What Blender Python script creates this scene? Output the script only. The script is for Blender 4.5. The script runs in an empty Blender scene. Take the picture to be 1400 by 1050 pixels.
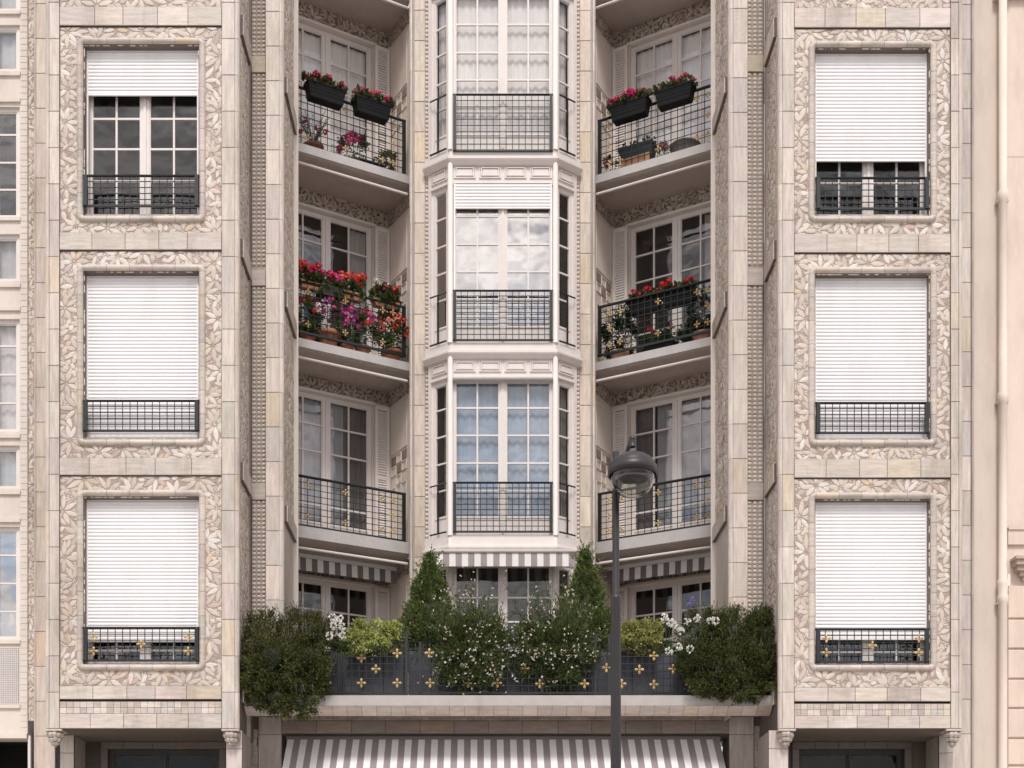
import bpy, math, random
from mathutils import Vector, Matrix, noise as mnoise
R = random.Random(7)
pi = math.pi
Z0 = 18.0; F = 1845.0; S0 = Z0 / F; VX = 655.0; YH = 1290.0; EYE = 1.7; XC = 37.5
sc = bpy.context.scene
COL = sc.collection

def lin(r, g, b):
    f = lambda c: (c/255/12.92) if c/255 <= .04045 else ((c/255+.055)/1.055)**2.4
    return (f(r), f(g), f(b))
def H(h): return EYE + h*S0          # height above the eye, in front-plane photo units
def hz(py, Zr): return EYE + (YH-py)*Zr*S0
def ux(px, Zr): return (px-VX)*Zr*S0

# ---------------------------------------------------------------- frames
class Frame:
    def __init__(s, A, B):           # A, B plan points (x, y) in metres
        s.O = Vector((A[0], A[1])); d = Vector((B[0]-A[0], B[1]-A[1])); s.L = d.length
        s.d = d.normalized(); n = Vector((s.d.y, -s.d.x))
        s.n = n
    def face(s, toward=(0.0, 0.0)):
        if (Vector(toward)-s.O).dot(s.n) < 0: s.n = -s.n
        return s
    def pt(s, x, o, z):
        p = s.O + s.d*x + s.n*o
        return (p.x, p.y, z)
    def fx(s, px, o=0.0):
        k = (px-VX)/F; O = s.O + s.n*o
        return (k*O.y - O.x)/(s.d.x - k*s.d.y)
    def fz(s, py, x=0.0, o=0.0):
        p = s.O + s.d*x + s.n*o
        return EYE + (YH-py)/F*p.y
def flat(Zr): return Frame((0, Zr*Z0), (1, Zr*Z0)).face()
W = Frame((0, 0), (1, 0)); W.n = Vector((0, -1))   # x, -y, z world helper

# ---------------------------------------------------------------- mesh builder
class MB:
    def __init__(s): s.v = []; s.f = []; s.c = []; s.sm = []
    def add(s, vs, fs, col=(1, 1, 1), smooth=False):
        b = len(s.v); s.v.extend(vs); s.c.extend([col]*len(vs))
        for f in fs: s.f.append(tuple(i+b for i in f)); s.sm.append(smooth)
    def build(s, name, mat, parent=None, label=None, loc=None):
        org = Vector(parent['_org']) if parent is not None else (Vector(loc) if loc is not None else Vector((0, 0, 0)))
        me = bpy.data.meshes.new(name)
        me.from_pydata([(p[0]-org.x, p[1]-org.y, p[2]-org.z) for p in s.v], [], s.f)
        a = me.attributes.new('tint', 'FLOAT_COLOR', 'POINT')
        fl = []
        for c in s.c: fl.extend((c[0], c[1], c[2], 1.0))
        a.data.foreach_set('color', fl)
        me.polygons.foreach_set('use_smooth', s.sm)
        me.materials.append(mat); me.update()
        o = bpy.data.objects.new(name, me); COL.objects.link(o)
        o['_org'] = (org.x, org.y, org.z)
        if parent is not None: o.parent = parent
        else: o.location = org
        if label: o['label'] = label
        return o
def thing(name, label, cat, loc, group=None):
    o = bpy.data.objects.new(name, None); COL.objects.link(o)
    o.location = loc; o['_org'] = tuple(loc); o.empty_display_size = .2
    o['label'] = label; o['category'] = cat
    if group: o['group'] = group
    return o
def tag(o, label, cat, group=None):
    o['label'] = label; o['category'] = cat
    if group: o['group'] = group
    return o
BF = [(0, 1, 2, 3), (7, 6, 5, 4), (0, 4, 5, 1), (1, 5, 6, 2), (2, 6, 7, 3), (3, 7, 4, 0)]
def box(m, fr, x0, x1, z0, z1, o0, o1, col=(1, 1, 1)):
    v = [fr.pt(x, o, z) for z in (z0, z1) for x, o in ((x0, o0), (x1, o0), (x1, o1), (x0, o1))]
    m.add(v, BF, col)
def bevbox(m, fr, x0, x1, z0, z1, o0, o1, b=.006, col=(1, 1, 1)):
    # back at o0, front at o1 with chamfered front edge
    v = [fr.pt(x, o0, z) for x, z in ((x0, z0), (x1, z0), (x1, z1), (x0, z1))]
    v += [fr.pt(x, o1-b, z) for x, z in ((x0, z0), (x1, z0), (x1, z1), (x0, z1))]
    v += [fr.pt(x, o1, z) for x, z in ((x0+b, z0+b), (x1-b, z0+b), (x1-b, z1-b), (x0+b, z1-b))]
    f = []
    for k in (0, 4):
        for i in range(4): f.append((k+i, k+(i+1) % 4, k+4+(i+1) % 4, k+4+i))
    f.append((8, 9, 10, 11)); m.add(v, f, col)
def prism(m, poly, z0, z1, col=(1, 1, 1)):
    n = len(poly); v = [(p[0], p[1], z0) for p in poly]+[(p[0], p[1], z1) for p in poly]
    f = [tuple(range(n)), tuple(range(2*n-1, n-1, -1))]+[(i, (i+1) % n, n+(i+1) % n, n+i) for i in range(n)]
    m.add(v, f, col)
def tube(m, pts, r, n=8, col=(1, 1, 1), r1=None):
    pts = [Vector(p) for p in pts]; k = len(pts); vs = []
    for i, p in enumerate(pts):
        t = (pts[min(i+1, k-1)]-pts[max(i-1, 0)]).normalized()
        a = t.orthogonal().normalized() if abs(t.z) < .99 else Vector((1, 0, 0)); 
        if abs(t.z) < .99: a = t.cross(Vector((0, 0, 1))).normalized()
        b = t.cross(a); rr = r if r1 is None else r+(r1-r)*i/max(1, k-1)
        for j in range(n):
            q = p + a*(rr*math.cos(2*pi*j/n)) + b*(rr*math.sin(2*pi*j/n)); vs.append(tuple(q))
    fs = [(i*n+j, i*n+(j+1) % n, (i+1)*n+(j+1) % n, (i+1)*n+j) for i in range(k-1) for j in range(n)]
    fs += [tuple(range(n)), tuple((k-1)*n+j for j in range(n))]
    m.add(vs, fs, col, True)
def lathe(m, c, prof, n=16, col=(1, 1, 1), sx=1, sy=1, rot=0):
    vs = []
    for r, z in prof:
        for j in range(n):
            a = 2*pi*j/n; x = r*sx*math.cos(a); y = r*sy*math.sin(a)
            vs.append((c[0]+x*math.cos(rot)-y*math.sin(rot), c[1]+x*math.sin(rot)+y*math.cos(rot), c[2]+z))
    fs = [(i*n+j, i*n+(j+1) % n, (i+1)*n+(j+1) % n, (i+1)*n+j) for i in range(len(prof)-1) for j in range(n)]
    fs += [tuple(range(n)), tuple((len(prof)-1)*n+j for j in range(n))]
    m.add(vs, fs, col, True)
def dome(m, fr, x, o, z, r, hgt, n=8, k=3, col=(1, 1, 1), sz=1.0):
    vs = []
    for i in range(k):
        a = i/k*pi/2
        for j in range(n):
            t = 2*pi*j/n
            vs.append(fr.pt(x+r*math.cos(a)*math.cos(t), o+hgt*math.sin(a), z+sz*r*math.cos(a)*math.sin(t)))
    vs.append(fr.pt(x, o+hgt, z))
    fs = [(i*n+j, i*n+(j+1) % n, (i+1)*n+(j+1) % n, (i+1)*n+j) for i in range(k-1) for j in range(n)]
    fs += [((k-1)*n+j, (k-1)*n+(j+1) % n, k*n) for j in range(n)]
    m.add(vs, fs, col, True)
def jit(c, a=.06, rng=R):
    k = 1+rng.uniform(-a, a); return tuple(min(1, max(0, x*k*(1+rng.uniform(-a*.25, a*.25)))) for x in c)

# ---------------------------------------------------------------- materials
def material(name, rough=.6, metal=0.0, ns=(6, 6, 6), amt=.15, bump=.0, bs=40, spots=0, dirt=0, trans=0, spec=.5, base=None):
    m = bpy.data.materials.new(name); m.use_nodes = True; nt = m.node_tree; N = nt.nodes; L = nt.links
    b = N['Principled BSDF']; b.inputs['Roughness'].default_value = rough; b.inputs['Metallic'].default_value = metal
    b.inputs['Specular IOR Level'].default_value = spec
    at = N.new('ShaderNodeAttribute'); at.attribute_name = 'tint'
    tc = N.new('ShaderNodeTexCoord'); mp = N.new('ShaderNodeMapping'); mp.inputs['Scale'].default_value = ns
    L.new(tc.outputs['Object'], mp.inputs['Vector'])
    no = N.new('ShaderNodeTexNoise'); no.inputs['Scale'].default_value = 1.0; no.inputs['Detail'].default_value = 5; no.inputs['Roughness'].default_value = .65
    L.new(mp.outputs[0], no.inputs['Vector'])
    mr = N.new('ShaderNodeMapRange'); mr.inputs['From Min'].default_value = .25; mr.inputs['From Max'].default_value = .75
    mr.inputs['To Min'].default_value = 1-amt; mr.inputs['To Max'].default_value = 1+amt; L.new(no.outputs['Fac'], mr.inputs['Value'])
    mx = N.new('ShaderNodeVectorMath'); mx.operation = 'MULTIPLY'
    L.new(at.outputs['Color'], mx.inputs[0]); L.new(mr.outputs[0], mx.inputs[1])
    out = mx.outputs[0]
    if dirt:
        n2 = N.new('ShaderNodeTexNoise'); n2.inputs['Scale'].default_value = 1.0; n2.inputs['Detail'].default_value = 8; n2.inputs['Roughness'].default_value = .7
        m2 = N.new('ShaderNodeMapping'); m2.inputs['Scale'].default_value = (2.2, 2.2, .55); m2.inputs['Location'].default_value = (3, 9, 2)
        L.new(tc.outputs['Object'], m2.inputs['Vector']); L.new(m2.outputs[0], n2.inputs['Vector'])
        r2 = N.new('ShaderNodeMapRange'); r2.inputs['From Min'].default_value = .5; r2.inputs['From Max'].default_value = .75
        r2.inputs['To Min'].default_value = 0; r2.inputs['To Max'].default_value = dirt; L.new(n2.outputs['Fac'], r2.inputs['Value'])
        mm = N.new('ShaderNodeMix'); mm.data_type = 'RGBA'; L.new(r2.outputs[0], mm.inputs['Factor']); L.new(out, mm.inputs['A'])
        mm.inputs['B'].default_value = (.22, .165, .13, 1); out = mm.outputs['Result']
    L.new(out, b.inputs['Base Color'])
    if bump:
        nb = N.new('ShaderNodeTexNoise'); nb.inputs['Scale'].default_value = bs; nb.inputs['Detail'].default_value = 4
        L.new(tc.outputs['Object'], nb.inputs['Vector'])
        bp = N.new('ShaderNodeBump'); bp.inputs['Strength'].default_value = bump; bp.inputs['Distance'].default_value = .01
        L.new(nb.outputs['Fac'], bp.inputs['Height']); L.new(bp.outputs[0], b.inputs['Normal'])
    if trans:
        tr = N.new('ShaderNodeBsdfTranslucent'); L.new(out, tr.inputs['Color'])
        ms = N.new('ShaderNodeMixShader'); ms.inputs[0].default_value = trans
        L.new(b.outputs[0], ms.inputs[1]); L.new(tr.outputs[0], ms.inputs[2]); L.new(ms.outputs[0], N['Material Output'].inputs['Surface'])
    return m
M_TILEV = material('glazed_tile_upright', .42, ns=(26, 26, 3), amt=.22, bump=.3, bs=25, dirt=.6)
M_TILEH = material('glazed_tile_lying', .42, ns=(4, 4, 30), amt=.22, bump=.3, bs=25, dirt=.6)
M_LEAF = material('leaf_ceramic', .5, ns=(30, 30, 30), amt=.12, bump=.4, bs=60, dirt=.35)
M_RUST = material('weathered_relief', .65, ns=(22, 22, 9), amt=.22, bump=.7, bs=45, dirt=.55)
M_PAINT = material('painted_joinery', .5, ns=(5, 5, 5), amt=.05, bump=.08, bs=30, dirt=.12)
M_SHUT = material('shutter_plastic', .45, ns=(1.2, 1.2, 1.2), amt=.03, dirt=.14)
M_IRON = material('dark_iron', .45, ns=(20, 20, 20), amt=.25, metal=.0, bump=.1)
M_GOLD = material('gilded_metal', .5, metal=.15, ns=(40, 40, 40), amt=.3)
M_SLAB = material('balcony_concrete', .8, ns=(7, 7, 7), amt=.08, bump=.15, bs=60, dirt=.25)
M_PLAST = material('stucco', .85, ns=(2.5, 2.5, 1.2), amt=.07, bump=.25, bs=90, dirt=.28)
M_CLOTH = material('awning_canvas', .85, ns=(9, 9, 9), amt=.06, trans=.12, dirt=.1)
M_DARK = material('interior_dark', .9, ns=(2, 2, 2), amt=.2)
M_FOL = material('foliage', .5, ns=(9, 9, 9), amt=.25, trans=.3, spec=.35)
M_PET = material('petals', .6, ns=(30, 30, 30), amt=.12, trans=.25)
M_TERRA = material('terracotta', .8, ns=(14, 14, 14), amt=.18, bump=.2, dirt=.2)
M_PLAS = material('planter_plastic', .6, spec=.2, ns=(10, 10, 10), amt=.15)
M_WOOD = material('wood_crate', .7, ns=(5, 5, 60), amt=.2)
M_LAMP = material('lamp_metal', .42, ns=(12, 12, 12), amt=.15, bump=.05)
M_GROUND = material('asphalt', .9, ns=(5, 5, 5), amt=.25, bump=.4, bs=200)
def curtain_mat():
    m = material('curtain_cloth', .9, ns=(30, 30, 2), amt=.05, trans=.12)
    return m
M_CURT = curtain_mat()
def glass_mat(name='window_glass', k=1.0, wav=.5, tint=(1, 1, 1), rough=.015):
    m = bpy.data.materials.new(name); m.use_nodes = True; nt = m.node_tree; N = nt.nodes; L = nt.links
    N.remove(N['Principled BSDF'])
    tr = N.new('ShaderNodeBsdfTransparent'); tr.inputs[0].default_value = (.92*tint[0], .93*tint[1], .93*tint[2], 1)
    gl = N.new('ShaderNodeBsdfGlossy'); gl.inputs['Roughness'].default_value = rough; gl.inputs['Color'].default_value = (1, 1, 1, 1)
    lw = N.new('ShaderNodeLayerWeight'); lw.inputs['Blend'].default_value = .5
    pw = N.new('ShaderNodeMath'); pw.operation = 'POWER'; pw.inputs[1].default_value = 5.0; L.new(lw.outputs['Facing'], pw.inputs[0])
    fr = N.new('ShaderNodeMath'); fr.operation = 'MULTIPLY_ADD'; fr.inputs[1].default_value = .96; fr.inputs[2].default_value = .042; L.new(pw.outputs[0], fr.inputs[0])
    mu = N.new('ShaderNodeMath'); mu.operation = 'MULTIPLY'; mu.inputs[1].default_value = k; mu.use_clamp = True
    L.new(fr.outputs[0], mu.inputs[0])
    tc = N.new('ShaderNodeTexCoord'); nb = N.new('ShaderNodeTexNoise'); nb.inputs['Scale'].default_value = 2.2; nb.inputs['Detail'].default_value = 1.5
    L.new(tc.outputs['Object'], nb.inputs['Vector'])
    bp = N.new('ShaderNodeBump'); bp.inputs['Strength'].default_value = wav; bp.inputs['Distance'].default_value = .02
    L.new(nb.outputs['Fac'], bp.inputs['Height']); L.new(bp.outputs[0], gl.inputs['Normal'])
    ms = N.new('ShaderNodeMixShader'); L.new(mu.outputs[0], ms.inputs[0]); L.new(tr.outputs[0], ms.inputs[1]); L.new(gl.outputs[0], ms.inputs[2])
    L.new(ms.outputs[0], N['Material Output'].inputs['Surface'])
    return m
M_GLASS = glass_mat(k=2.6)
M_GLASS_HI = glass_mat('coated_window_glass', k=12.0, wav=.35)
M_GLASS_MID = glass_mat('bright_window_glass', k=4.5, wav=.6)
M_GLASS_CLEAR = glass_mat('clear_window_glass', k=1.7, wav=.4, tint=(1.06, 1.05, 1.05))
M_GLASS_LOW = glass_mat('shop_window_glass', k=.5, wav=.2)
M_LGLASS = glass_mat('lamp_glass', k=2.2, wav=.1, tint=(.90, .88, .84), rough=.06)

# colours (linear)
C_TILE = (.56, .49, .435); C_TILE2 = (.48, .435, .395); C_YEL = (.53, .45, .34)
C_GROUT = (.13, .10, .085); C_ROLL = (.53, .46, .405)
C_LEAFS = [(.62, .545, .475), (.56, .48, .41), (.66, .60, .545), (.52, .45, .395), (.60, .52, .44)]
C_BG = (.39, .31, .27); C_WHITE = (.735, .68, .65); C_SHUT = (.83, .81, .81); C_IRON = (.013, .015, .018)
C_SLAB = (.50, .475, .465); C_STUC = (.66, .57, .49); C_CREAM = (.70, .625, .56); C_BEAD = (.66, .575, .515)

def tile_col(rng=R, base=C_TILE):
    t = rng.random()
    c = base if t < .66 else (tuple(x*.92 for x in base) if t < .74 else (tuple(x*k for x, k in zip(base, (.93, .95, .98))) if t < .82 else (tuple(x*1.08 for x in base) if t < .95 else tuple(x*k for x, k in zip(base, (1.02, .97, .86))))))
    return jit(c, .09, rng)

def joints(a, b, phase, pitch):
    k = math.ceil((a-phase)/pitch); r = [a]
    z = phase+k*pitch
    while z < b-.02:
        if z > a+.02: r.append(z)
        z += pitch
    r.append(b); return r
def blocks_v(m, fr, x0, x1, z0, z1, phase, pitch, o=0.0, depth=.03, gap=.0028, base=C_TILE, bev=.005):
    box(m, fr, x0, x1, z0, z1, o-depth-.02, o-.010, C_GROUT)
    js = joints(z0, z1, phase, pitch)
    for a, b in zip(js, js[1:]):
        bevbox(m, fr, x0+gap, x1-gap, a+gap, b-gap, o-.012, o+R.uniform(-.0015, .0015), bev, tile_col(R, base))
def blocks_h(m, fr, x0, x1, z0, z1, n, o=0.0, depth=.03, gap=.0028, base=C_TILE, jitter=.18):
    box(m, fr, x0, x1, z0, z1, o-depth-.02, o-.010, C_GROUT)
    w = (x1-x0)/n; xs = [x0]+[x0+w*(i+R.uniform(-jitter, jitter)*.5) for i in range(1, n)]+[x1]
    for a, b in zip(xs, xs[1:]):
        bevbox(m, fr, a+gap, b-gap, z0+gap, z1-gap, o-.012, o+R.uniform(-.0015, .0015), .005, tile_col(R, base))
def roll_v(m, fr, x, o, r, z0, z1, phase, pitch, a0=0, a1=pi, base=C_TILE, n=7):
    # convex vertical roll: centre (x,o), angle measured from +x towards outward
    js = joints(z0, z1, phase, pitch)
    for a, b in zip(js, js[1:]):
        vs = []
        for z in (a+.002, b-.002):
            for i in range(n+1):
                t = a0+(a1-a0)*i/n; vs.append(fr.pt(x+r*math.cos(t), o+r*math.sin(t), z))
        m.add(vs, [(i, i+1, n+2+i, n+1+i) for i in range(n)], tile_col(R, base), True)

# ---------------------------------------------------------------- leaf relief
def clip_poly(poly, ax, val, keep_less):
    out = []; n = len(poly)
    for i in range(n):
        p, q = poly[i], poly[(i+1) % n]
        ip = (p[ax] <= val) == keep_less or p[ax] == val; iq = (q[ax] <= val) == keep_less or q[ax] == val
        if ip: out.append(p)
        if ip != iq:
            t = (val-p[ax])/(q[ax]-p[ax]); out.append((p[0]+(q[0]-p[0])*t, p[1]+(q[1]-p[1])*t))
    return out
def leaf_shape(cx, cz, ang, L, w, n=5):
    pts = []
    for i in range(n+1):
        t = i/n; pts.append((t*L, w/2*math.sin(pi*min(1, t**.85))**.8 if 0 < t < 1 else 0))
    pts += [(x, -y) for x, y in reversed(pts[1:-1])]
    c, s = math.cos(ang), math.sin(ang)
    return [(cx+x*c-y*s, cz+x*s+y*c) for x, y in pts]
def leaf_panel(m, fr, x0, x1, z0, z1, o=0.0, hole=None, seed=1, sc_=1.0, dark=1.0, bg=C_BG, holegap=.05, leafcols=C_LEAFS, warm=.05, back=True):
    rng = random.Random(seed); cell = .008*sc_
    if back:
        if hole is None: box(m, fr, x0, x1, z0, z1, o-.05, o, bg)
        else:
            a, b, c, d = hole
            box(m, fr, x0, a, z0, z1, o-.05, o, bg); box(m, fr, b, x1, z0, z1, o-.05, o, bg)
            box(m, fr, a, b, z0, c, o-.05, o, bg); box(m, fr, a, b, d, z1, o-.05, o, bg)
    nx = int((x1-x0)/cell)+1; nz = int((z1-z0)/cell)+1
    occ = bytearray(nx*nz)
    def inhole(x, z, g=0.0):
        return hole is not None and hole[0]+g < x < hole[1]-g and hole[2]+g < z < hole[3]-g
    def samples(poly):
        xs = [p[0] for p in poly]; zs = [p[1] for p in poly]; r = []
        i0 = max(0, int((min(xs)-x0)/cell)); i1 = min(nx-1, int((max(xs)-x0)/cell)+1)
        k0 = max(0, int((min(zs)-z0)/cell)); k1 = min(nz-1, int((max(zs)-z0)/cell)+1); n = len(poly)
        for i in range(i0, i1+1):
            x = x0+i*cell
            for k in range(k0, k1+1):
                z = z0+k*cell; ins = False
                for j in range(n):
                    p, q = poly[j], poly[j-1]
                    if (p[1] > z) != (q[1] > z) and x < (q[0]-p[0])*(z-p[1])/(q[1]-p[1])+p[0]: ins = not ins
                if ins: r.append(k*nx+i)
        return r
    def put(poly, col, h, maxocc=.15, bx=0, bz=0):
        poly = clip_poly(poly, 0, x1, True); 
        if len(poly) > 2: poly = clip_poly(poly, 0, x0, False)
        if len(poly) > 2: poly = clip_poly(poly, 1, z1, True)
        if len(poly) > 2: poly = clip_poly(poly, 1, z0, False)
        if len(poly) < 3: return False
        if hole is not None:
            g = holegap
            if any(inhole(p[0], p[1], g) for p in poly):
                ds = [(abs(bx-hole[0]), 0) if bx < hole[0]+.1 else (9, 0), (abs(bx-hole[1]), 1) if bx > hole[1]-.1 else (9, 1),
                      (abs(bz-hole[2]), 2) if bz < hole[2]+.1 else (9, 2), (abs(bz-hole[3]), 3) if bz > hole[3]-.1 else (9, 3)]
                ds.sort(); k = ds[0][1]
                if k == 0: poly = clip_poly(poly, 0, hole[0]+g, True)
                elif k == 1: poly = clip_poly(poly, 0, hole[1]-g, False)
                elif k == 2: poly = clip_poly(poly, 1, hole[2]+g, True)
                else: poly = clip_poly(poly, 1, hole[3]-g, False)
                if len(poly) < 3: return False
        sm = samples(poly)
        if len(sm) < 5: return False
        if sum(occ[i] for i in sm) > maxocc*len(sm): return False
        for i in sm: occ[i] = 1
        n = len(poly); cx = sum(p[0] for p in poly)/n; cz = sum(p[1] for p in poly)/n
        def ring(k, oo): return [fr.pt(cx+(p[0]-cx)*k, oo, cz+(p[1]-cz)*k) for p in poly]
        vs = ring(.99, o-.001)+ring(.93, o+h*.7)+ring(.55, o+h)
        f = [(a*n+j, a*n+(j+1) % n, (a+1)*n+(j+1) % n, (a+1)*n+j) for a in range(2) for j in range(n)]
        f.append(tuple(2*n+j for j in range(n)))
        m.add(vs, f, tuple(c*dark for c in col)); return True
    # rosettes
    def lcol():
        c = rng.choice(leafcols); t = rng.random()
        if t < warm: c = (.58, .45, .33)
        elif t < warm*2.2: c = (.50, .375, .32)
        return jit(c, .07, rng)
    cent = []
    sp = .23*sc_
    area = (x1-x0)*(z1-z0)
    for _ in range(int(area/(sp*sp)*60)+60):
        x = rng.uniform(x0+.01, x1-.01); z = rng.uniform(z0+.01, z1-.01)
        if inhole(x, z, 0.02): continue
        if all((x-a)**2+(z-b)**2 > (sp*.93)**2 for a, b in cent): cent.append((x, z))
    for x, z in cent:
        nl = rng.choice((7, 8, 8, 9)); a0 = rng.uniform(0, 2*pi); L = rng.uniform(.115, .15)*sc_; fam = rng.random()
        base = rng.choice(leafcols)
        for i in range(nl):
            a = a0+2*pi*i/nl+rng.uniform(-.1, .1); l = L*rng.uniform(.85, 1.12)
            rr = .014*sc_
            put(leaf_shape(x+rr*math.cos(a), z+rr*math.sin(a), a, l, rng.uniform(.040, .048)*sc_), jit(lcol() if rng.random() < .5 else base, .05, rng), rng.uniform(.006, .010)*min(1, sc_), .3, x, z)
    for _ in range(int(area/(.03*sc_)**2*1.4)):
        x = rng.uniform(x0, x1); z = rng.uniform(z0, z1)
        if inhole(x, z, .03): continue
        i = int((z-z0)/cell)*nx+int((x-x0)/cell)
        if occ[min(i, len(occ)-1)]: continue
        a = rng.uniform(0, 2*pi); l = rng.uniform(.06, .125)*sc_
        put(leaf_shape(x-.5*l*math.cos(a), z-.5*l*math.sin(a), a, l, rng.uniform(.034, .046)*sc_), lcol(), rng.uniform(.005, .008)*min(1, sc_), .2, x, z)
    # berries
    for _ in range(int(area/(.03*sc_)**2*5)):
        x = rng.uniform(x0+.008, x1-.008); z = rng.uniform(z0+.008, z1-.008)
        if inhole(x, z, .02): continue
        ix, iz = int((x-x0)/cell+.5), int((z-z0)/cell+.5); ok = True
        for a, b in ((0, 0), (1, 0), (-1, 0), (0, 1), (0, -1)):
            i, k = ix+a, iz+b
            if 0 <= i < nx and 0 <= k < nz and occ[k*nx+i]: ok = False
        if not ok: continue
        nn = mnoise.noise(Vector((x*2.7+seed*5, z*2.7, 3)))
        col = (.70, .64, .60) if nn > .0 else (.40, .28, .25)
        dome(m, fr, x, o-.001, z, .0075*sc_, .006, 6, 2, tuple(c*dark for c in jit(col, .1, rng)))
        if 0 <= iz < nz and 0 <= ix < nx: occ[iz*nx+ix] = 1

# ---------------------------------------------------------------- windows, shutters, railings
def curtain(m, fr, x0, x1, z0, z1, o, col=(.8, .78, .76), amp=.010, per=.12, seed=0, sag=0):
    rng = random.Random(seed); n = max(8, int((x1-x0)/.012)); ph = rng.uniform(0, 6); vs = []
    for k, z in enumerate((z0, z0+(z1-z0)*.5, z1)):
        for i in range(n+1):
            x = x0+(x1-x0)*i/n
            w = mnoise.noise(Vector((x*4+seed*3.1, 0, k*.15)))*3
            vs.append(fr.pt(x, o+amp*math.sin(x/per*2*pi+ph+w)*(1-.3*k/2), z))
    q = n+1
    m.add(vs, [(k*q+i, k*q+i+1, (k+1)*q+i+1, (k+1)*q+i) for k in range(2) for i in range(n)], col, True)

def window(B, fr, x0, x1, z0, z1, o, rows, gb=None, mull=True, cols=2, label=None, curt=None, glass=None, fw=.05, mw=.10, bar=.024,
           depth=.9, col=C_WHITE, intc=(.05, .042, .038), frames=True, topgap=0, bside=0):
    """casement window: rows = z of glazing bars; gb = bottom z of the glass (below: solid panel)"""
    gb = z0+fw if gb is None else gb
    m = MB(); zt = z1-fw
    box(m, fr, x0, x0+fw, z0, z1, o-.06, o, col); box(m, fr, x1-fw, x1, z0, z1, o-.06, o, col)
    box(m, fr, x0+fw, x1-fw, zt, z1, o-.06, o-.001, col); box(m, fr, x0+fw, x1-fw, z0, z0+fw, o-.06, o-.001, col)
    if gb > z0+fw+.01:
        box(m, fr, x0+fw, x1-fw, z0+fw, gb, o-.05, o-.016, col)
        box(m, fr, x0+fw, x1-fw, gb-.03, gb, o-.016, o-.003, col)
    xm = (x0+x1)/2; halves = [(x0+fw, xm-mw/2), (xm+mw/2, x1-fw)] if mull else [(x0+fw, x1-fw)]
    if mull:
        box(m, fr, xm-mw/2, xm+mw/2, z0+fw, zt, o-.055, o-.002, col)
        box(m, fr, xm-.018, xm+.018, z0+fw, zt, o-.002, o+.014, col)
    for a, b in halves:
        # sash edge
        e = .016
        box(m, fr, a, a+e, gb, zt, o-.05, o-.012, col); box(m, fr, b-e, b, gb, zt, o-.05, o-.012, col)
        box(m, fr, a+e, b-e, zt-e, zt, o-.05, o-.012, col)
        for i in range(1, cols):
            x = a+(b-a)*i/cols; box(m, fr, x-bar/2, x+bar/2, gb, zt-e, o-.045, o-.014, col)
        for z in rows:
            if gb+.03 < z < zt-.03: box(m, fr, a+e, b-e, z-bar/2, z+bar/2, o-.046, o-.016, col)
    w = m.build('window', M_PAINT, B, label)
    g = MB(); go = o-.03
    for a, b in halves:
        g.add([fr.pt(a, go, gb), fr.pt(b, go, gb), fr.pt(b, go, zt), fr.pt(a, go, zt)], [(0, 1, 2, 3)])
    g.build('glass', glass or M_GLASS, w)
    if curt:
        c = MB()
        for (ca, cb, za, zb, cc, sd) in curt:
            curtain(c, fr, x0+fw+(x1-x0-2*fw)*ca, x0+fw+(x1-x0-2*fw)*cb, gb-.05+(zt-gb)*za, gb-.05+(zt-gb+.05)*zb, o-.105, cc, seed=sd)
        c.build('curtain', M_CURT, w)
    r = MB(); bo = o-depth
    P = lambda x, oo, z: fr.pt(x, oo, z)
    X0, X1, ZA, ZB, of = x0+.005, x1-.005, z0+.005, z1-.005, o-.061
    v = [P(X0, of, ZA), P(X1, of, ZA), P(X1, of, ZB), P(X0, of, ZB), P(X0, bo, ZA), P(X1, bo, ZA), P(X1, bo, ZB), P(X0, bo, ZB)]
    r.add(v, [(4, 5, 6, 7), (0, 1, 5, 4), (1, 2, 6, 5), (2, 3, 7, 6), (3, 0, 4, 7)], intc)
    r.build('interior', M_DARK, w)
    return w

def roller(B, fr, x0, x1, z0, z1, o, pitch=.048, label=None, rail=.008, rails=True, zrail0=None):
    m = MB(); z = z1
    while z > z0+.002:
        zb = max(z0, z-pitch); h = z-zb; vs = []
        prof = [(z, .0), (z-h*.12, .006), (z-h*.45, .009), (z-h*.80, .008), (z-h*.9, .0), (zb, .0)]
        for zz, oo in prof: vs += [fr.pt(x0, o+oo, zz), fr.pt(x1, o+oo, zz)]
        m.add(vs, [(2*i, 2*i+1, 2*i+3, 2*i+2) for i in range(len(prof)-1)], jit(C_SHUT, .022), True); z = zb
    box(m, fr, x0, x1, z0-.012, z0+.012, o-.012, o+.012, C_SHUT)
    s = m.build('roller_shutter', M_SHUT, B, label)
    if rails:
        zr = zrail0 if zrail0 is not None else z0
        for a, b in ((x0-rail-.012, x0+.004), (x1-.004, x1+rail+.012)):
            g = MB(); box(g, fr, a, b, zr, z1, o-.02, o+.018, C_SHUT); g.build('guide_rail', M_PAINT, s)
    return s

def rosette(m, fr, x, z, o, r=.055, lobes=4, col=(.56, .39, .17), w=None):
    w = w or r*.55
    for i in range(lobes):
        a = pi/2+2*pi*i/lobes; c, s = math.cos(a), math.sin(a); ps = []
        for t, y in ((.12, 0), (.4, w*.8), (.68, w), (.9, w*.65), (1, 0), (.9, -w*.65), (.68, -w), (.4, -w*.8)):
            ps.append((x+r*t*c-y*.5*s, z+r*t*s+y*.5*c))
        n = len(ps); cx = x+r*.6*c; cz = z+r*.6*s
        vs = [fr.pt(p[0], o, p[1]) for p in ps]+[fr.pt(cx, o+.014, cz), fr.pt(cx, o-.008, cz)]
        m.add(vs, [(j, (j+1) % n, n) for j in range(n)]+[((j+1) % n, j, n+1) for j in range(n)], jit(col, .2), False)
    dome(m, fr, x, o, z, r*.17, .016, 6, 2, jit(col, .1))

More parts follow.
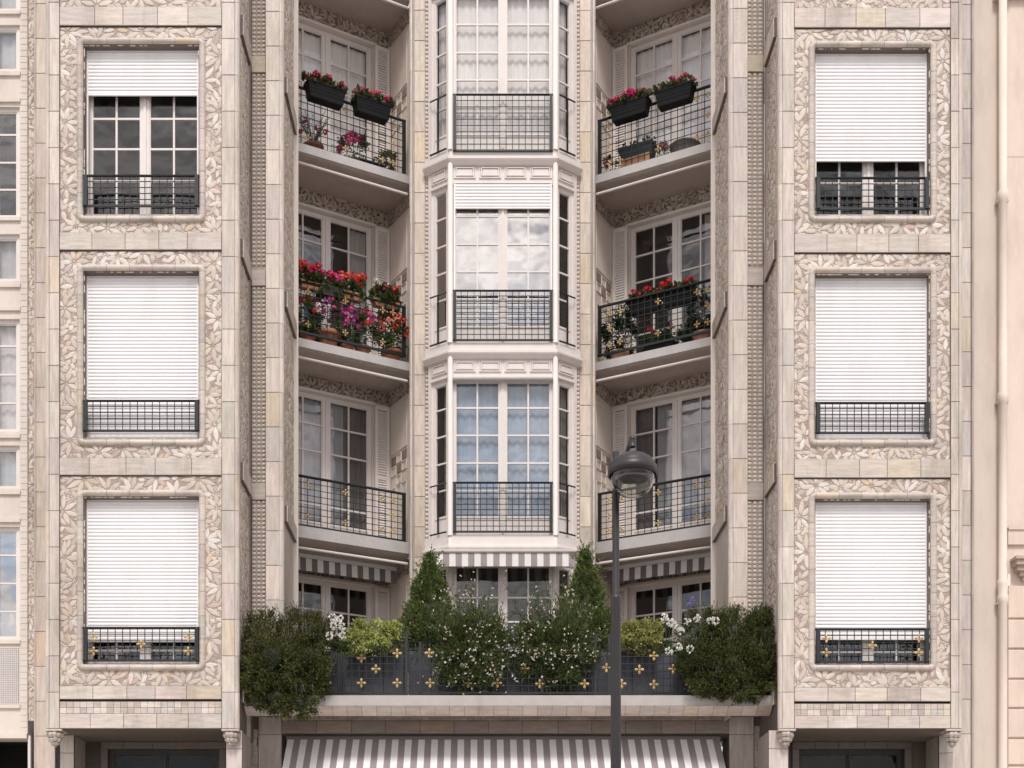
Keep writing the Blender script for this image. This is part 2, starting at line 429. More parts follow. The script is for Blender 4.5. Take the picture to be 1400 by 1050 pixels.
def railing(B, fr, x0, x1, z0, z1, o, nx, nz, label=None, posts=(), ros=(), rr=.052, lobes=4, ext=.0, bt=.026, tt=.034, wire=.0085, tops=True, pw=.03):
    m = MB()
    tube(m, [fr.pt(x0-ext, o, z1), fr.pt(x1+ext, o, z1)], tt/2, 8, C_IRON)
    box(m, fr, x0-ext, x1+ext, z0-bt/2, z0+bt/2, o-bt/2, o+bt/2, C_IRON)
    for i in range(nx+1):
        x = x0+(x1-x0)*i/nx; w = wire
        if i in (0, nx) and not posts: w = pw
        box(m, fr, x-w/2, x+w/2, z0, z1, o-w/2, o+w/2, C_IRON)
    for p in posts: box(m, fr, p-pw/2, p+pw/2, z0-.0, z1, o-pw/2-.001, o+pw/2+.001, C_IRON)
    for i in range(1, nz):
        z = z0+(z1-z0)*i/nz; box(m, fr, x0, x1, z-wire/2, z+wire/2, o+wire*.5, o+wire*1.3, C_IRON)
    r = m.build('railing', M_IRON, B, label)
    for (x, z) in ros:
        g = MB(); rosette(g, fr, x, z, o+.014, rr, lobes); g.build('rosette', M_GOLD, r)
    return r

def surround(B, fr, x0, x1, z0, z1, o, wid=.10, inner=.2, label=None, piece=.3):
    """rolled frame around an opening; x0..z1 = outer rectangle"""
    prof = [(0, -.005), (.004, .022), (.018, .038), (.04, .046), (.065, .040), (.085, .022), (wid, -.015), (wid+.001, -inner)]
    Rr = wid
    path = []   # (corner centre, dir normal inward) as list of (px,pz,nx,nz,s)
    def seg(ax, az, bx, bz, nxx, nzz, lst):
        L = math.hypot(bx-ax, bz-az); n = max(1, round(L/piece))
        for i in range(n): lst.append([(ax+(bx-ax)*t, az+(bz-az)*t, nxx, nzz) for t in (i/n, (i+1)/n)])
    lst = []
    def corner(cx, cz, a0):
        pts = []
        for i in range(6):
            a = a0+pi/2*i/5; pts.append((cx+Rr*math.cos(a), cz+Rr*math.sin(a), -math.cos(a), -math.sin(a)))
        lst.append(pts)
    seg(x0+Rr, z0, x1-Rr, z0, 0, 1, lst); corner(x1-Rr, z0+Rr, -pi/2)
    seg(x1, z0+Rr, x1, z1-Rr, -1, 0, lst); corner(x1-Rr, z1-Rr, 0)
    seg(x1-Rr, z1, x0+Rr, z1, 0, -1, lst); corner(x0+Rr, z1-Rr, pi/2)
    seg(x0, z1-Rr, x0, z0+Rr, 1, 0, lst); corner(x0+Rr, z0+Rr, pi)
    m = MB(); k = len(prof); g = .0022
    for pts in lst:
        L = math.hypot(pts[-1][0]-pts[0][0], pts[-1][1]-pts[0][1]); col = tile_col(R, C_ROLL); vs = []
        for i, (a, b, na, nb) in enumerate(pts):
            if len(pts) == 2:
                q = pts[1-i]; a += (q[0]-a)/L*g; b += (q[1]-b)/L*g
            for w, oo in prof: vs.append(fr.pt(a+na*w, o+oo, b+nb*w))
        m.add(vs, [(i*k+j, i*k+j+1, (i+1)*k+j+1, (i+1)*k+j) for i in range(len(pts)-1) for j in range(k-1)], col, True)
    # dark grout bed behind the joints
    for pts in lst:
        vs = []
        for a, b, na, nb in pts:
            for w, oo in prof: vs.append(fr.pt(a+na*min(w+.003, wid+.004), o+oo-.006, b+nb*min(w+.003, wid+.004)))
        m.add(vs, [(i*k+j, i*k+j+1, (i+1)*k+j+1, (i+1)*k+j) for i in range(len(pts)-1) for j in range(k-1)], C_GROUT, True)
    return m.build('window_surround', M_TILEH, B, label)

# ================================================================= THE APARTMENT BUILDING
B = thing('apartment_building', 'ceramic-clad apartment building with leaf mosaics and recessed balconies between two plain neighbours', 'building', (ux(690, 1.05), 18.6, 0))
FR = flat(1.0)
TOPZ = hz(-330, 1.0)
PP = 49.65*S0    # tile pitch
PH = hz(946.4, 1.0)

def pillar_front(xa, xb, roll_side, z0, z1, deep):
    """front pillar: tile column plus a corner roll. roll_side -1: roll at xa, +1: roll at xb"""
    m = MB(); r = .045
    if roll_side > 0:
        blocks_v(m, FR, xa, xb-r-.012, z0, z1, PH, PP)
        roll_v(m, FR, xb-r, -r, r, z0, z1, PH, PP, 0, pi/2+.25)
        box(m, FR, xb-r-.02, xb-.03, z0, z1, -.30, -.052, C_GROUT)
    else:
        blocks_v(m, FR, xa+r+.012, xb, z0, z1, PH, PP)
        roll_v(m, FR, xa+r, -r, r, z0, z1, PH, PP, pi/2-.25, pi)
        box(m, FR, xa+.03, xa+r+.02, z0, z1, -.30, -.052, C_GROUT)
    box(m, FR, xa+(.06 if roll_side < 0 else .004), xb-(.06 if roll_side > 0 else .004), z0, z1, -deep, -.05, C_GROUT)
    return m.build('pillar', M_TILEV, B)

ZB = hz(996, 1.0)
bays = [dict(xl=61, a=81, b=303, xr=327, sp=[8.5, 317.5, 625.7, 937.7], spb=[35.6, 342.4, 650.5, 957], sx=(104.5, 281),
             sy=[(50.5, 303), (360.7, 609), (669, 916.7)], ix=(119, 269), shx=(118.5, 269.5), shb=[128, 597, 876],
             rail=[(240.5, 281.5), (548, 589), (858.5, 903)], rx=(117, 269), mx=194, rows=[(161.5, 203, 247), (), (888.8,)],
             out=-1, name='left'),
        dict(xl=1064, a=1086, b=1300, xr=1317, sp=[10.5, 319.5, 627.5, 940], spb=[38.3, 346, 654, 960], sx=(1105.5, 1281.5),
             sy=[(55, 303.5), (364, 609.5), (672.5, 917)], ix=(1117, 1269), shx=(1116, 1269), shb=[218, 597, 873],
             rail=[(243.5, 285.5), (551, 592), (860.5, 905)], rx=(1118.5, 1267), mx=1190, rows=[(210, 250), (), (891,)],
             out=1, name='right')]
for bi, b in enumerate(bays):
    X = lambda p: ux(p, 1.0)
    Zf = lambda p: hz(p, 1.0)
    x0, x1 = X(b['a']), X(b['b'])
    pillar_front(X(b['xl']), x0, -1, ZB, TOPZ, .55)
    pillar_front(x1, X(b['xr']), 1, ZB, TOPZ, .55)
    # tile bands (spandrels)
    for j in range(4):
        zb = Zf(b['spb'][j]-1); zt = Zf(b['sp'][j])
        m = MB(); blocks_h(m, FR, x0+.002, x1-.002, zb, zt, 5, o=.0, depth=.04); m.build('tile_band', M_TILEH, B)
    m = MB(); z3 = Zf(b['spb'][3]+2); z2 = Zf(b['spb'][3]+18.5)
    hh = (z3-z2)/2
    for k in range(2):
        n = 24; w = (x1-x0-.004)/n
        for i in range(n):
            xa = x0+.002+w*i; ww = .0015
            c = jit(R.choice([C_TILE, C_TILE2, C_LEAFS[0], (.46, .40, .37), (.50, .42, .36), (.62, .55, .48), (.55, .5, .47)]), .08)
            bevbox(m, FR, xa+ww, xa+w-ww, z2+hh*k+ww, z2+hh*(k+1)-ww, -.04, -.012, .003, c)
    box(m, FR, x0+.002, x1-.002, z2, z3+.012, -.08, -.03, C_GROUT); m.build('mosaic_band', M_TILEH, B)
    m = MB(); blocks_h(m, FR, x0+.002, x1-.002, Zf(996), z2-.001, 5, o=.002, depth=.04); m.build('tile_band', M_TILEH, B)
    # upper leaf panel slice above the first visible band
    m = MB(); leaf_panel(m, FR, x0+.002, x1-.002, Zf(b['sp'][0]), Zf(-40), -.022, None, seed=50+bi, sc_=1.5); m.build('leaf_panel', M_LEAF, B)
    m = MB(); box(m, FR, x0+.002, x1-.002, Zf(-40), TOPZ, -.06, -.02, C_TILE); m.build('upper_wall', M_TILEH, B)
    for j in range(3):
        zt = Zf(b['spb'][j]); zb = Zf(b['sp'][j+1])
        sx0, sx1 = X(b['sx'][0]), X(b['sx'][1]); s1, s0 = Zf(b['sy'][j][0]), Zf(b['sy'][j][1])
        g = .055
        hole = (sx0+g, sx1-g, s0+g, s1-g)
        m = MB(); leaf_panel(m, FR, x0+.003, x1-.003, zb, zt, -.03, hole, seed=10*bi+j+1, sc_=1.5, warm=(.04, .04, .08)[j] if bi == 0 else .025, bg=C_BG)
        m.build('leaf_panel', M_LEAF, B)
        surround(B, FR, sx0, sx1, s0, s1, -.028, wid=.10, inner=.21)
        # window plane
        wx0, wx1 = sx0+.098, sx1-.098; wz0, wz1 = s0+.098, s1-.098; o = -.215
        xm = X(b['mx'])
        desc = ['top', 'middle', 'bottom'][j]
        rows = [hz(p, 1.012) for p in b['rows'][j]]
        # window split so that the mullion sits where it shows
        half = max(xm-wx0, wx1-xm)
        window(B, FR, xm-half if False else wx0, wx1, wz0, wz1, o, rows, fw=.045, mw=.115, bar=.026,
               gb=wz0+.06, curt=None if j != 0 else None, glass=M_GLASS)
        # shutter
        shx0, shx1 = FR.fx(b['shx'][0], -.10), FR.fx(b['shx'][1], -.10)
        shx0, shx1 = max(shx0, wx0+.022), min(shx1, wx1-.022)
        roller(B, FR, shx0, shx1, FR.fz(b['shb'][j], 0, -.10), wz1+.03, -.13, pitch=.0480,
               label=['roller shutter lowered a quarter over dark panes', 'roller shutter lowered to the sill rail', 'roller shutter lowered to just above the sill'][j] if bi == 0 else None, zrail0=wz0+.001)
        # sill under the window
        m = MB(); box(m, FR, wx0+.002, wx1-.002, wz0-.02, wz0+.035, -.20, -.06, C_WHITE); m.build('sill', M_PAINT, B)
        rx0, rx1 = X(b['rx'][0]), X(b['rx'][1]); rz1, rz0 = Zf(b['rail'][j][0]), Zf(b['rail'][j][1])
        nz = 5; ros = ()
        rr_ = .055
        if j == 2:
            mz = (rz0+rz1)/2; w_ = rx1-rx0
            ros = [(rx0+w_*.075, rz0+(rz1-rz0)*.72), (rx0+w_*.075, rz0+(rz1-rz0)*.28), (rx0+w_*.5, mz), (rx1-w_*.075, rz0+(rz1-rz0)*.72), (rx1-w_*.075, rz0+(rz1-rz0)*.28)]
            rr_ = .062
        railing(B, FR, rx0, rx1, rz0, rz1, .0, 15, nz, pw=.05, wire=.010, ext=.035, ros=ros, rr=rr_)
    # soffit of the bay
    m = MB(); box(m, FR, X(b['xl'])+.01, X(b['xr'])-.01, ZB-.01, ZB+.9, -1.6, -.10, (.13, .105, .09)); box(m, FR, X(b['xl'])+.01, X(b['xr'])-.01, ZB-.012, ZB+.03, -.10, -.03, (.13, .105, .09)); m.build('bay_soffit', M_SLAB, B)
    # mass behind the pillars and side of the bay away from the recess
    m = MB()
    xo = X(b['xl']) if b['out'] < 0 else X(b['xr'])
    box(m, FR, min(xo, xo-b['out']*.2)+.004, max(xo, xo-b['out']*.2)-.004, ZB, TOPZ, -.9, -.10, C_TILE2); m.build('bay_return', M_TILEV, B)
    # capitals
    for cxp, lab in ((b['xl']+12, None), (b['xr']-12, None)):
        m = MB(); cx = X(cxp); cz = Zf(998)
        rg = random.Random(cxp)
        box(m, FR, cx-.115, cx+.115, cz-.012, cz+.012, -.24, .02, C_TILE)
        for lv, (rad, zz, nb, rb) in enumerate(((.075, -.055, 9, .042), (.055, -.115, 7, .04), (.028, -.17, 5, .032), (.0, -.20, 1, .026))):
            for i in range(nb):
                a = 2*pi*i/nb+lv*.4; x = cx+rad*math.cos(a); y = -.085+rad*math.sin(a)
                ball = [(rb*math.sin(pi*k/6), -rb*math.cos(pi*k/6)) for k in range(1, 6)]
                p = FR.pt(x, y, cz+zz+rg.uniform(-.008, .008)); lathe(m, p, ball, 8, jit((.46, .40, .35), .08))
        lathe(m, FR.pt(cx, -.085, cz), [(.01, -.2), (.05, -.12), (.07, -.05), (.085, -.01)], 10, (.4, .34, .3))
        m.build('capital', M_RUST, B)

# ---- perpendicular side walls 1 (front pillar -> dotted panel) and 2, dotted panels, second pillars
def uv(u, Zr): return (u*S0, Zr*Z0)
def mir(p): return (2*XC*S0-p[0], p[1])
sides = []
for sgn in (-1, 1):
    uf = -328 if sgn < 0 else 409.0        # front pillar inner edge
    ud = -327.8 if sgn < 0 else 409.5
    up = -307.5 if sgn < 0 else 386.0      # dotted | pillar2
    ui = -277.7 if sgn < 0 else 354.6      # pillar 2 inner edge
    yoff = 0 if sgn < 0 else 3
    A, Bp = uv(uf, 1.0), uv(ud, 1.054)
    f1 = Frame(A, Bp).face((XC*S0, 19.5)); L1 = f1.L
    f1.nm = 1
    # side wall 1
    m = MB(); blocks_v(m, f1, .05, .17, ZB-.0, TOPZ, PH, PP, o=-.012); 
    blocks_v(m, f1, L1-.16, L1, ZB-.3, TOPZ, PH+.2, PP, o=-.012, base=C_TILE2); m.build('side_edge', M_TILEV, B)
    bands = [(8.5+yoff, 35.6+yoff*.9), (317.5+yoff*.6, 342.4+yoff), (625.7+yoff*.6, 650.5+yoff), (937.7+yoff*.6, 957+yoff)]
    prev = TOPZ
    for k, (ya, yb) in enumerate(bands):
        zt, zb = hz(ya, 1.0), hz(yb, 1.0)
        m = MB(); leaf_panel(m, f1, .172, L1-.162, zt, prev, -.022, None, seed=80+k+10*(sgn > 0), sc_=1.25, dark=1.0, warm=.05)
        m.build('leaf_panel', M_RUST, B)
        m = MB(); blocks_h(m, f1, .172, L1-.162, zb, zt, 2, o=.03, depth=.05); m.build('tile_band', M_TILEH, B)
        prev = zb
    m = MB(); blocks_h(m, f1, .17, L1, ZB-.0, prev, 2, o=-.012); m.build('tile_band', M_TILEH, B)
    m = MB(); box(m, f1, .10, L1, ZB, TOPZ, -.2, -.055, C_GROUT); m.build('core_wall', M_TILEV, B)
    # dotted panels
    fd = flat(1.054); xa, xb = sorted((ud*S0, up*S0)); ZTER = H(345)
    bd = [(77-292, 99-292), (77, 99.5), (369, 391), (661, 683.5)] if sgn < 0 else [(75-292, 97-292), (75.5, 98.5), (367.5, 390.5), (661, 684)]
    m = MB(); blk = []
    box(m, fd, xa-.02, xb+.02, ZTER, TOPZ, -.2, -.042, C_GROUT); m.build('core_wall', M_TILEV, B)
    prev = TOPZ
    lim = bd+[None]
    for k, q in enumerate(lim):
        zt, zb = (hz(q[0], 1.054), hz(q[1], 1.054)) if q else (ZTER, ZTER)
        m = MB(); box(m, fd, xa, xb, zt, prev, -.04, -.02, (.44, .37, .325))
        w = (xb-xa)/3; pz = .0603; z = prev-.03; i = 0
        while z > zt+.028:
            for c in range(3):
                dome(m, fd, xa+w*(c+.5), -.021, z-(0 if c != 1 else .0), w*.47, .020, 10, 3, jit(C_BEAD, .06), sz=.92)
            if z-pz > zt+.02:
                for c in range(1, 3): dome(m, fd, xa+w*c, -.021, z-pz/2, .0085, .012, 6, 2, jit((.6, .54, .5), .05))
                for c in (0, 3): dome(m, fd, xa+w*c+(.008 if c == 0 else -.008), -.021, z-pz/2, .007, .01, 5, 2, jit((.6, .54, .5), .05))
            z -= pz
        if prev-zt > .1: m.build('pearl_panel', M_LEAF, B)
        if q:
            m = MB(); bevbox(m, fd, xa+.002, xb-.002, zb, zt, -.05, .012, .005, tile_col(R, C_YEL if k == 1 else C_TILE)); m.build('tile_band', M_TILEH, B)
        prev = zb
    # pillar 2
    f2 = flat(1.04); xo, xi = (-303.7 if sgn < 0 else 382.4)*S0, ui*S0
    xa, xb = min(xo, xi), max(xo, xi); m = MB(); r = .05
    PH2, PP2 = hz(15.5 if sgn < 0 else 11.5, 1.04), 47.35*1.04*S0
    if sgn < 0:
        blocks_v(m, f2, xa, xb-r-.012, ZTER-.1, TOPZ, PH2, PP2); roll_v(m, f2, xb-r, -r, r, ZTER-.1, TOPZ, PH2, PP2, 0, pi/2+.25)
    else:
        blocks_v(m, f2, xa+r+.012, xb, ZTER-.1, TOPZ, PH2, PP2); roll_v(m, f2, xa+r, -r, r, ZTER-.1, TOPZ, PH2, PP2, pi/2-.25, pi)
    box(m, f2, xa+(.004 if sgn < 0 else .06), xb-(.06 if sgn < 0 else .004), ZTER-.1, TOPZ, -.24, -.052, C_GROUT); m.build('pillar', M_TILEV, B)
    # side wall 2
    f3 = Frame(uv(ui, 1.04), uv(ui, 1.114)).face((XC*S0, 20)); L3 = f3.L
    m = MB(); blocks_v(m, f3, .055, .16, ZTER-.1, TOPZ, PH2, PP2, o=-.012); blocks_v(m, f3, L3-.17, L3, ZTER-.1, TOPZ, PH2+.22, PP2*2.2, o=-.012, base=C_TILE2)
    m.build('side_edge', M_TILEV, B)
    prev = TOPZ
    for k in range(4):
        zt = H(1505-307.5*(k-1)) if False else H(1243-307.5*(k-1)); zb = zt-.22
        # dark slit under the band as in the photograph
        m = MB(); leaf_panel(m, f3, .162, L3-.172, zt, prev, -.022, None, seed=120+k+10*(sgn > 0), sc_=1.25, dark=1.0, warm=.05); m.build('leaf_panel', M_RUST, B)
        m = MB(); blocks_h(m, f3, .162, L3-.172, zb, zt, 2, o=.03, depth=.05); m.build('tile_band', M_TILEH, B)
        prev = zb
    m = MB(); box(m, f3, .10, L3, ZTER-.1, TOPZ, -.2, -.055, C_GROUT); box(m, f3, .162, L3-.172, ZTER-.2, prev, -.055, -.02, C_TILE); m.build('core_wall', M_TILEV, B)

# ---- rotated balcony boxes
P0 = (-115.4, 2195.5/1845)                       # pilaster back corner
def wpt(t, s):                                    # t: depth along side wall, s: along window wall outward
    return ((-111.5-.5*t-.869*s)*S0, (2237+.866*t-.495*s)*S0)
for si, sgn in enumerate((-1, 1)):
    mm = (lambda p: p) if sgn < 0 else mir
    T = 85
    C = mm(wpt(T, 0)); Wend = mm(wpt(T, 230))
    fw = Frame(C, Wend).face((XC*S0, 15)); Lw = fw.L
    fs = Frame(C, mm(wpt(0, 0))).face((0 if sgn < 0 else 2*XC*S0, 18)) ; Ls = fs.L
    # make side-wall normal point into the balcony
    mid = Vector(mm(wpt(60, 80))); 
    if (mid-fs.O).dot(fs.n) < 0: fs.n = -fs.n
    if (mid-fw.O).dot(fw.n) < 0: fw.n = -fw.n
    sideword = 'left' if sgn < 0 else 'right'
    # rail frame
    Ra = mm(uv(-100.5*1.2065, 1.2065)); Rb = mm(uv(-250*1.158-45, 1.158-.0145))
    frl = Frame(Ra, Rb).face((XC*S0, 10))
    heads = [606, 914.7, 1218, 1525.6, 1832]
    slabs = [(360, 345), (660, 641.5), (956, 942.6), (1264, 1250.6), (1571, 1558)]
    fret = Frame(Wend, uv(-277.7 if sgn < 0 else 354.6, 1.11)); 
    if (mid-fret.O).dot(fret.n) < 0: fret.n = -fret.n
    m = MB(); box(m, fret, -.1, fret.L+.1, H(345), TOPZ, -.2, 0, C_CREAM); m.build('return_wall', M_PLAST, B)
    for k in range(4):
        zs, zh, zc = H(slabs[k][0]), H(heads[k]), H(slabs[k+1][1])
        u = S0
        wx0, wx1 = 32*u, 196*u
        # wall around window
        m = MB(); box(m, fw, -.02, wx0, zs, zc, -.25, .0, C_CREAM); box(m, fw, wx1, Lw+.2, zs, zc, -.25, .0, C_CREAM)
        box(m, fw, wx0, wx1, zh, zc, -.25, -.02, C_CREAM); m.build('window_wall', M_PLAST, B)
        m = MB()
        # hood moulding above window
        box(m, fw, wx0-.05, wx1+.05, zh, zh+.035, -.02, .05, C_WHITE); box(m, fw, wx0-.03, wx1+.03, zh+.035, zh+.05, -.02, .035, C_WHITE)
        m.build('lintel_moulding', M_PAINT, B)
        # frieze of leaves
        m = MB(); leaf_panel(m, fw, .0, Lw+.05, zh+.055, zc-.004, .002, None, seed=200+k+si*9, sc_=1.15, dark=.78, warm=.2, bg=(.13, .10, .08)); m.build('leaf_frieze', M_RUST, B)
        # window
        rows = [zh-.045-.435*i for i in range(1, 7)]
        if k == 0: cu = None
        cu = {(0, 1): [(-.0, .27, 0, 1, (.16, .15, .145), 3), (.27, 1.0, 0, 1, (.42, .42, .45), 4)],
              (1, 1): [(-.0, .22, 0, 1, (.14, .13, .13), 5), (.25, 1.0, 0, 1, (.36, .36, .385), 6)],
              (0, 2): [(.0, .2, 0, 1, (.5, .47, .46), 7)],
              (1, 2): [(.8, 1.0, 0, 1, (.4, .38, .37), 8)],
              (0, 3): [(.0, 1, 0, 1, (.9, .88, .87), 9)],
              (1, 3): [(.0, 1, 0, 1, (.9, .88, .87), 10)],
              (0, 0): None, (1, 0): None}[(si, k)]
        window(B, fw, wx0, wx1, zs+.05, zh, -.05, rows, gb=zs+.42, curt=cu, fw=.055, mw=.13, bar=.026, depth=.8, glass=M_GLASS_CLEAR if k == 3 else M_GLASS)
        # folded louvred shutter along side wall
        m = MB(); so = .07; sh0, sh1 = .035, .295; za, zb = zs+.12, zh-.01
        box(m, fw, sh0, sh0+.05, za, zb, so-.02, so+.02, C_WHITE); box(m, fw, sh1-.05, sh1, za, zb, so-.02, so+.02, C_WHITE)
        for zz in (za, za+(zb-za)*.48, zb-.07): box(m, fw, sh0+.05, sh1-.05, zz, zz+.07, so-.018, so+.018, C_WHITE)
        z = za+.09
        while z < zb-.09:
            v = [fw.pt(sh0+.05, so-.004, z+.042), fw.pt(sh1-.05, so-.004, z+.042), fw.pt(sh1-.05, so+.014, z), fw.pt(sh0+.05, so+.014, z)]
            v += [fw.pt(sh0+.05, so-.010, z+.040), fw.pt(sh1-.05, so-.010, z+.040), fw.pt(sh1-.05, so+.006, z-.003), fw.pt(sh0+.05, so+.006, z-.003)]
            m.add(v, BF, C_WHITE); z += .042
        m.build('louvred_shutter', M_PAINT, B)
        # side wall with ornament
        m = MB(); box(m, fs, -.05, Ls, zs-.02 if k else zs, zc, -.25, .0, C_CREAM); m.build('side_wall', M_PLAST, B)
        m = MB(); e0, e1 = .09, .66; cw = (e1-e0)/3; zq = zs+1.12 if k else zs+1.0
        zq2 = zq+3*.175
        def frame_rect(x0_, x1_, z0_, z1_, w=.012, h=.014):
            box(m, fs, x0_, x1_, z0_, z0_+w, 0, h, C_CREAM); box(m, fs, x0_, x1_, z1_-w, z1_, 0, h, C_CREAM)
            box(m, fs, x0_, x0_+w, z0_+w, z1_-w, 0, h-.001, C_CREAM); box(m, fs, x1_-w, x1_, z0_+w, z1_-w, 0, h-.001, C_CREAM)
        frame_rect(e0, e1, zq2+.03, zc-.30)
        if k:
            for i in range(3):
                for j in range(3):
                    a = e0+cw*i; b_ = a+cw; c_ = zq+.175*j; ii = (i+j)
                    if j in (1, 2) or i == 1:
                        if (ii % 2) == 0:
                            for q in range(3):
                                for q2 in range(4):
                                    box(m, fs, a+.02+(cw-.04)*q/3+.004, a+.02+(cw-.04)*(q+1)/3-.004, c_+.02+.135*q2/4+.004, c_+.02+.135*(q2+1)/4-.003, 0, .014, (.30, .235, .195))
                            box(m, fs, a+.015, b_-.015, c_+.015, c_+.16, 0, .004, (.18, .14, .115))
                        else: frame_rect(a+.012, b_-.012, c_+.012, c_+.163)
            for i in range(3): frame_rect(e0+cw*i+.012, e0+cw*(i+1)-.012, zs+.1, zq-.01)
        else:
            frame_rect(e0, e1, zs+.3, zq2)
        # stepped edge pilaster strips
        box(m, fs, .012, .055, zs, zc-.26, 0, .03, C_CREAM); box(m, fs, Ls-.035, Ls-.005, zs, zc-.02, 0, .02, C_CREAM)
        m.build('wall_ornament', M_PLAST, B)
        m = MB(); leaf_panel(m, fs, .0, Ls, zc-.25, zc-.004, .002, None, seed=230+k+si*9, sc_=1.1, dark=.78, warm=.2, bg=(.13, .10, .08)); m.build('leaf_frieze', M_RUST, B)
    # balcony slabs
    for k in range(1, 5):
        zt, zb = H(slabs[k][0]), H(slabs[k][1])
        eo = .07
        a = frl.pt(-.06, eo, 0); b_ = frl.pt(frl.L, eo, 0); w0 = fw.pt(-.2, -.02, 0); w1 = fw.pt(Lw+.1, -.02, 0)
        m = MB(); prism(m, [a[:2], b_[:2], w1[:2], w0[:2]], zb, zt, C_SLAB)
        a = frl.pt(-.04, eo-.05, 0); b_ = frl.pt(frl.L, eo-.05, 0)
        bal = m.build('balcony', M_SLAB, B)
        prism(m2 := MB(), [a[:2], b_[:2], w1[:2], w0[:2]], zb-.008, zb-.001, (.50, .43, .385)); m2.build('soffit', M_SLAB, bal)
        # awning tube below
        m = MB(); rz = zb-.15
        tube(m, [frl.pt(-.02, .02, rz), frl.pt(frl.L-.1, .02, rz)], .022, 10, C_WHITE); m.build('awning_tube', M_PAINT, bal)
        if k == 1:
            m = MB(); x = -.0; i = 0; za = rz-.02; fa = frl
            while x < frl.L-.15:
                w_ = .098; c = (.70, .66, .64) if i % 2 else (.16, .14, .14)
                oo = -.36
                v = [fa.pt(x, oo, za), fa.pt(x+w_, oo, za), fa.pt(x+w_, oo+.012, za-.21), fa.pt(x, oo+.012, za-.21)]
                v += [fa.pt(x, oo-.004, za), fa.pt(x+w_, oo-.004, za), fa.pt(x+w_, oo+.008, za-.21), fa.pt(x, oo+.008, za-.21)]
                m.add(v, [(0, 1, 2, 3), (7, 6, 5, 4), (3, 2, 6, 7)], c); x += w_; i += 1
            box(m, fa, 0, frl.L-.15, za-.01, za+.05, oo-.05, oo+.02, (.6, .57, .55))
            m.build('awning_valance', M_CLOTH, bal)
    # railings
    for k, (ht, hb) in enumerate(((741, 663), (1049, 969), (1356, 1266))):
        zt, zb = H(ht), H(hb); L = frl.L-.25
        cols = [L*.035, L*.105, L*.36, L*.59, L*.80, L*.87]
        if k >= 0:
            fxs = [frl.fx(p) for p in ((537, 523, 472, 421, 406) if sgn < 0 else (833, 848, 900, 953, 968))]
            fxs = fxs[:5]
            ros = [(x, zt-.14) for x in fxs]+[(x, zb+.14) for x in fxs]+[(fxs[0], (zt+zb)/2), (fxs[4], (zt+zb)/2)]
        railing(B, frl, .03, L, zb, zt, 0, 19, 8, ros=ros, rr=.055, lobes=4, ext=.03, pw=.048, tt=.044, bt=.034, wire=.0095, label=None)
    sides.append(dict(frl=frl, fw=fw, fs=fs, slabs=slabs, rails=((741, 663), (1049, 969), (1356, 1266)), mm=mm))

# ---- central pilasters, beads, bay
fp = flat(1.172)
def cen(u): return (u*S0) 
for sgn in (-1, 1):
    M1 = (lambda u: u) if sgn < 0 else (lambda u: 2*XC-u)
    xa, xb = sorted((M1(-112)*S0, M1(-86.5)*S0)); m = MB()
    PHc, PPc = hz(14, 1.172), 41.55*1.172*S0
    r = .035
    ze = H(345)
    if sgn < 0:
        blocks_v(m, fp, xa+.075, xb, ze, TOPZ, PHc, PPc, base=(.575, .485, .40)); roll_v(m, fp, xa+.035, -r, r, ze, TOPZ, PHc, PPc, pi/2-.3, pi)
    else:
        blocks_v(m, fp, xa, xb-.075, ze, TOPZ, PHc, PPc, base=(.575, .485, .40)); roll_v(m, fp, xb-.035, -r, r, ze, TOPZ, PHc, PPc, 0, pi/2+.3)
    box(m, fp, xa+.006, xb-.004, ze, TOPZ, -.78, -.05, C_TILE2); m.build('pillar', M_TILEV, B)
    xc_ = M1(-83.2)*S0; m = MB(); box(m, fp, xc_-.034, xc_+.034, ze, TOPZ, -.2, -.012, (.50, .43, .385))
    z = ze+.03
    while z < hz(-20, 1.17):
        dome(m, fp, xc_, -.013, z, .033, .024, 10, 3, jit(C_BEAD, .06)); z += .0675
    m.build('bead_strip', M_LEAF, B)
poly = [(-80, 1.169), (-45.5, 1.155), (120.5, 1.155), (155, 1.169)]
pl = [uv(*p) for p in poly]
fL = Frame(pl[0], pl[1]).face(); fC = Frame(pl[1], pl[2]).face(); fRt = Frame(pl[2], pl[3]).face()
def sweep(m, pts, prof, col=(1, 1, 1), ext=0.0):
    P = [Vector(p) for p in pts]; n = len(P); dirs = [(P[i+1]-P[i]).normalized() for i in range(n-1)]
    P[0] -= dirs[0]*ext; P[-1] += dirs[-1]*ext
    nr = [Vector((d.y, -d.x)) for d in dirs]; nr = [a if a.y < 0 else -a for a in nr]
    k = len(prof); vs = []
    for i in range(n):
        if i == 0: o = nr[0]
        elif i == n-1: o = nr[-1]
        else: o = (nr[i-1]+nr[i])/(1+nr[i-1].dot(nr[i]))
        for out, z in prof: q = P[i]+o*out; vs.append((q.x, q.y, z))
    m.add(vs, [(i*k+j, i*k+j+1, (i+1)*k+j+1, (i+1)*k+j) for i in range(n-1) for j in range(k-1)]+[tuple(range(k)), tuple((n-1)*k+j for j in range(k))], col)
